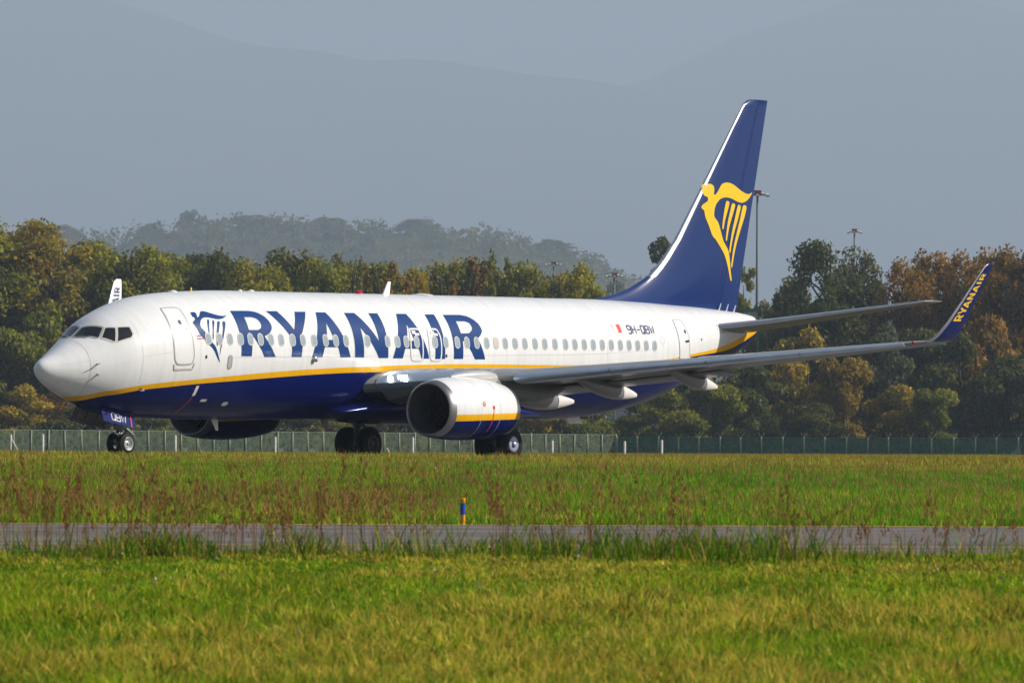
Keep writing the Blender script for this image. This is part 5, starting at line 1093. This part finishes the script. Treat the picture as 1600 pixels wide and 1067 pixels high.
# taller tufts along the near edge of the service road
n = 11000; cl = g.uniform(-1, 1, 300)*.115*61; cyy = g.uniform(58.2, 60.9, 300); cs = g.uniform(.5, 1.4, 300)**1.3*np.where(g.uniform(size=300) < .22, 1.9, 1.0); dens = np.clip(fbm(cl*.6+9, cyy*.2, 31)*2.6-.85, .06, 1)*np.interp(cl, [-2, 4], [1, .55]); ci = g.choice(300, n, p=dens/dens.sum())
x = cl[ci]+g.normal(size=n)*.14; y = cyy[ci]+g.normal(size=n)*.16; h = g.uniform(.06, .26, n)*cs[ci]
col = mixc(np.tile(DKG*1.2, (n, 1)), np.tile(GREEN*.95, (n, 1)), g.uniform(0, 1, n)); q = g.uniform(0, 1, n); col[q < .38] = YG*.9; col[q < .17] = STRAW*.75; col[q > .93] = RED*.8
blades('roadside_grass', x, y, gz(x, y)-.01, h, g.uniform(.006, .016, n), g.uniform(.2, 1.3, n), col, g, 'long dark green grass tufts leaning over the near road edge', 'grass')
n = 16000; x, y = scatter(g, 59.6, 61.3, n); k = fbm(x*1.4, y*.9, 61)-(y-59.6)*.22 > .36; x, y = x[k], y[k]; n = len(x); q = g.uniform(0, 1, n); col = mixc(np.tile(GREEN, (n, 1)), np.tile(YG, (n, 1)), q); col[q < .3] = TAN
blades('verge_grass', x, y, gz(x, y)-.01, g.uniform(.03, .11, n), g.uniform(.008, .018, n), g.uniform(.2, 1.0, n), col, g, 'short ragged grass creeping over the near road edge', 'grass')
# tall dry sorrel stalks with rusty seed heads
ns = 330; sx = g.uniform(-1, 1, ns*3)*.115*62; sx = np.where(g.uniform(size=len(sx)) < .30, -abs(sx)*.9, sx); keep = (fbm(sx*.55+3, sx*0+2, 77) > .42) & (abs(sx+.48) > .28); sx = sx[keep][:ns]; ns = len(sx); sy = g.uniform(57.5, 62.4, ns); hh = g.uniform(.30, .86, ns)*np.where(sx > 2.5, .7, 1.0); hh = np.where(sx < 1.0, hh*1.05, hh)
X, Yy, Z, H, Wd, Le, Cc = [], [], [], [], [], [], []
for i in range(ns):
    ax, ay = g.normal(size=2)*.30; k = 1; z0 = float(gz(sx[i], sy[i]))
    X.append([sx[i]]); Yy.append([sy[i]]); Z.append([z0]); H.append([hh[i]]); Wd.append([.008]); Le.append([.10]); Cc.append([RED*1.1])
    m = int(26*hh[i]/.6); t = g.uniform(.52, 1.02, m); spread = .030*(1.25-t)
    X.append(sx[i]+ax*t*.5+g.normal(size=m)*spread); Yy.append(sy[i]+ay*t*.5+g.normal(size=m)*spread); Z.append(z0+t*hh[i]); H.append(g.uniform(.02, .055, m)); Wd.append(g.uniform(.007, .016, m)); Le.append(g.uniform(.1, .6, m)); Cc.append(RED*g.uniform(.6, 1.7, m)[:, None]+np.array([.02, .01, 0])*g.uniform(0, 1, m)[:, None])
cc = lambda L: np.concatenate([np.asarray(q, float) for q in L])
blades('dry_sorrel', cc(X), cc(Yy), cc(Z), cc(H), cc(Wd), cc(Le), cc(Cc), g, 'tall rusty brown seed stalks standing along the near road edge', 'weeds')
# slope between road and taxiway
n = 800000; x, y = scatter(g, 83.0, 186.8, n, pw=.85); k = np.clip((y-83)/102, 0, 1); pn = fbm(x*.28, y*.06, 6); pn2 = fbm(x*1.3, y*.22, 16); r = g.uniform(0, 1, n)
topdry = np.clip((k-.70)*3.4+(pn-.5)*1.4, 0, 1)*.65; lowdry = np.clip((.25-k)*2+(pn2-.5)*2.5, 0, 1)*.28; right = np.clip((x/(y*.08)+.25)*1.0, 0, 1); band = np.clip(1-abs(k-.46)*4.2, 0, 1)*right
dry = np.clip(.03+topdry+lowdry*(1-.4*right)-.5*band, .02, .95)
col = mixc(np.tile(GREEN, (n, 1)), np.tile(YG, (n, 1)), np.clip(g.normal(.30, .3, n)-.5*band+(pn2-.5)*.8, 0, 1)); isd = r < dry; col[isd] = mixc(np.tile(TAN, (n, 1)), np.tile(STRAW, (n, 1)), np.clip(g.normal(.12, .2, n), 0, 1))[isd]
rb = (g.uniform(0, 1, n) < .03+.13*np.clip((fbm(x*.5+7, y*.10, 46)-.44)*3, 0, 1)*(1-right*.85)*np.clip((.8-k)*3, 0, 1)); col[rb] = RED*1.25; dk = g.uniform(0, 1, n) < .16; col[dk] = DKG*1.2
col *= g.uniform(.75, 1.2, n)[:, None]
col *= (.6+.8*fbm(x*1.7, y*.35, 92))[:, None]*1.42
h = g.uniform(.07, .17, n)*(.55+.9*pn2); h[rb] *= 1.9; w = g.uniform(.012, .026, n)*(1+.5*k)
blades('slope_grass', x, y, gz(x, y)-.01, h, w, g.uniform(.1, .8, n), col, g, 'tan-topped green grass bank between the service road and the taxiway', 'grass', seg=1)
# grass beyond the taxiway
n = 110000; x, y = scatter(g, 234, 640, n, spread=.13, pw=1.3); col = mixc(np.tile(YG*.9, (n, 1)), np.tile(TAN, (n, 1)), np.clip(g.normal(.7, .3, n), 0, 1)); col *= g.uniform(.7, 1.15, n)[:, None]
blades('far_grass', x, y, gz(x, y)-.02, g.uniform(.15, .38, n), g.uniform(.04, .10, n), g.uniform(.1, .6, n), col, g, 'dry brownish grass between the taxiway and the fence', 'grass', seg=1)
# small meadow flowers
n = 90; x, y = scatter(g, 46, 60, n); x2, y2 = scatter(g, 84, 175, 160); x = np.concatenate([x, x2]); y = np.concatenate([y, y2]); n = len(x); pal = np.array([(.30, .12, .55), (.75, .55, .02), (.75, .75, .72)]); col = pal[g.choice(3, n, p=[.45, .25, .30])]
blades('meadow_flowers', x, y, gz(x, y)+g.uniform(.12, .22, n), g.uniform(.012, .03, n), g.uniform(.014, .03, n), g.uniform(0, .3, n), col, g, 'tiny violet, yellow and white flowers dotted through the grass', 'flowers', seg=1)

# ------------------------------------------------------------------ haze
mb = MB(); x0, x1, y0, y1, z0, z1 = -21000, 21000, -600, 38500, -6.0, 2400; mb.box(((x0+x1)/2, (y0+y1)/2, (z0+z1)/2), (x1-x0, y1-y0, z1-z0))
hm = bpy.data.materials.new('haze'); hm.use_nodes = True; nn = hm.node_tree.nodes; nn.remove(nn['Principled BSDF']); pv = nn.new('ShaderNodeVolumePrincipled'); pv.inputs['Density'].default_value = HAZE_DENSITY; pv.inputs['Color'].default_value = (*HAZE_COLOR, 1); pv.inputs['Anisotropy'].default_value = HAZE_ANISO
hm.node_tree.links.new(pv.outputs[0], nn['Material Output'].inputs['Volume'])
tag(mb.build('haze', hm), kind='stuff')
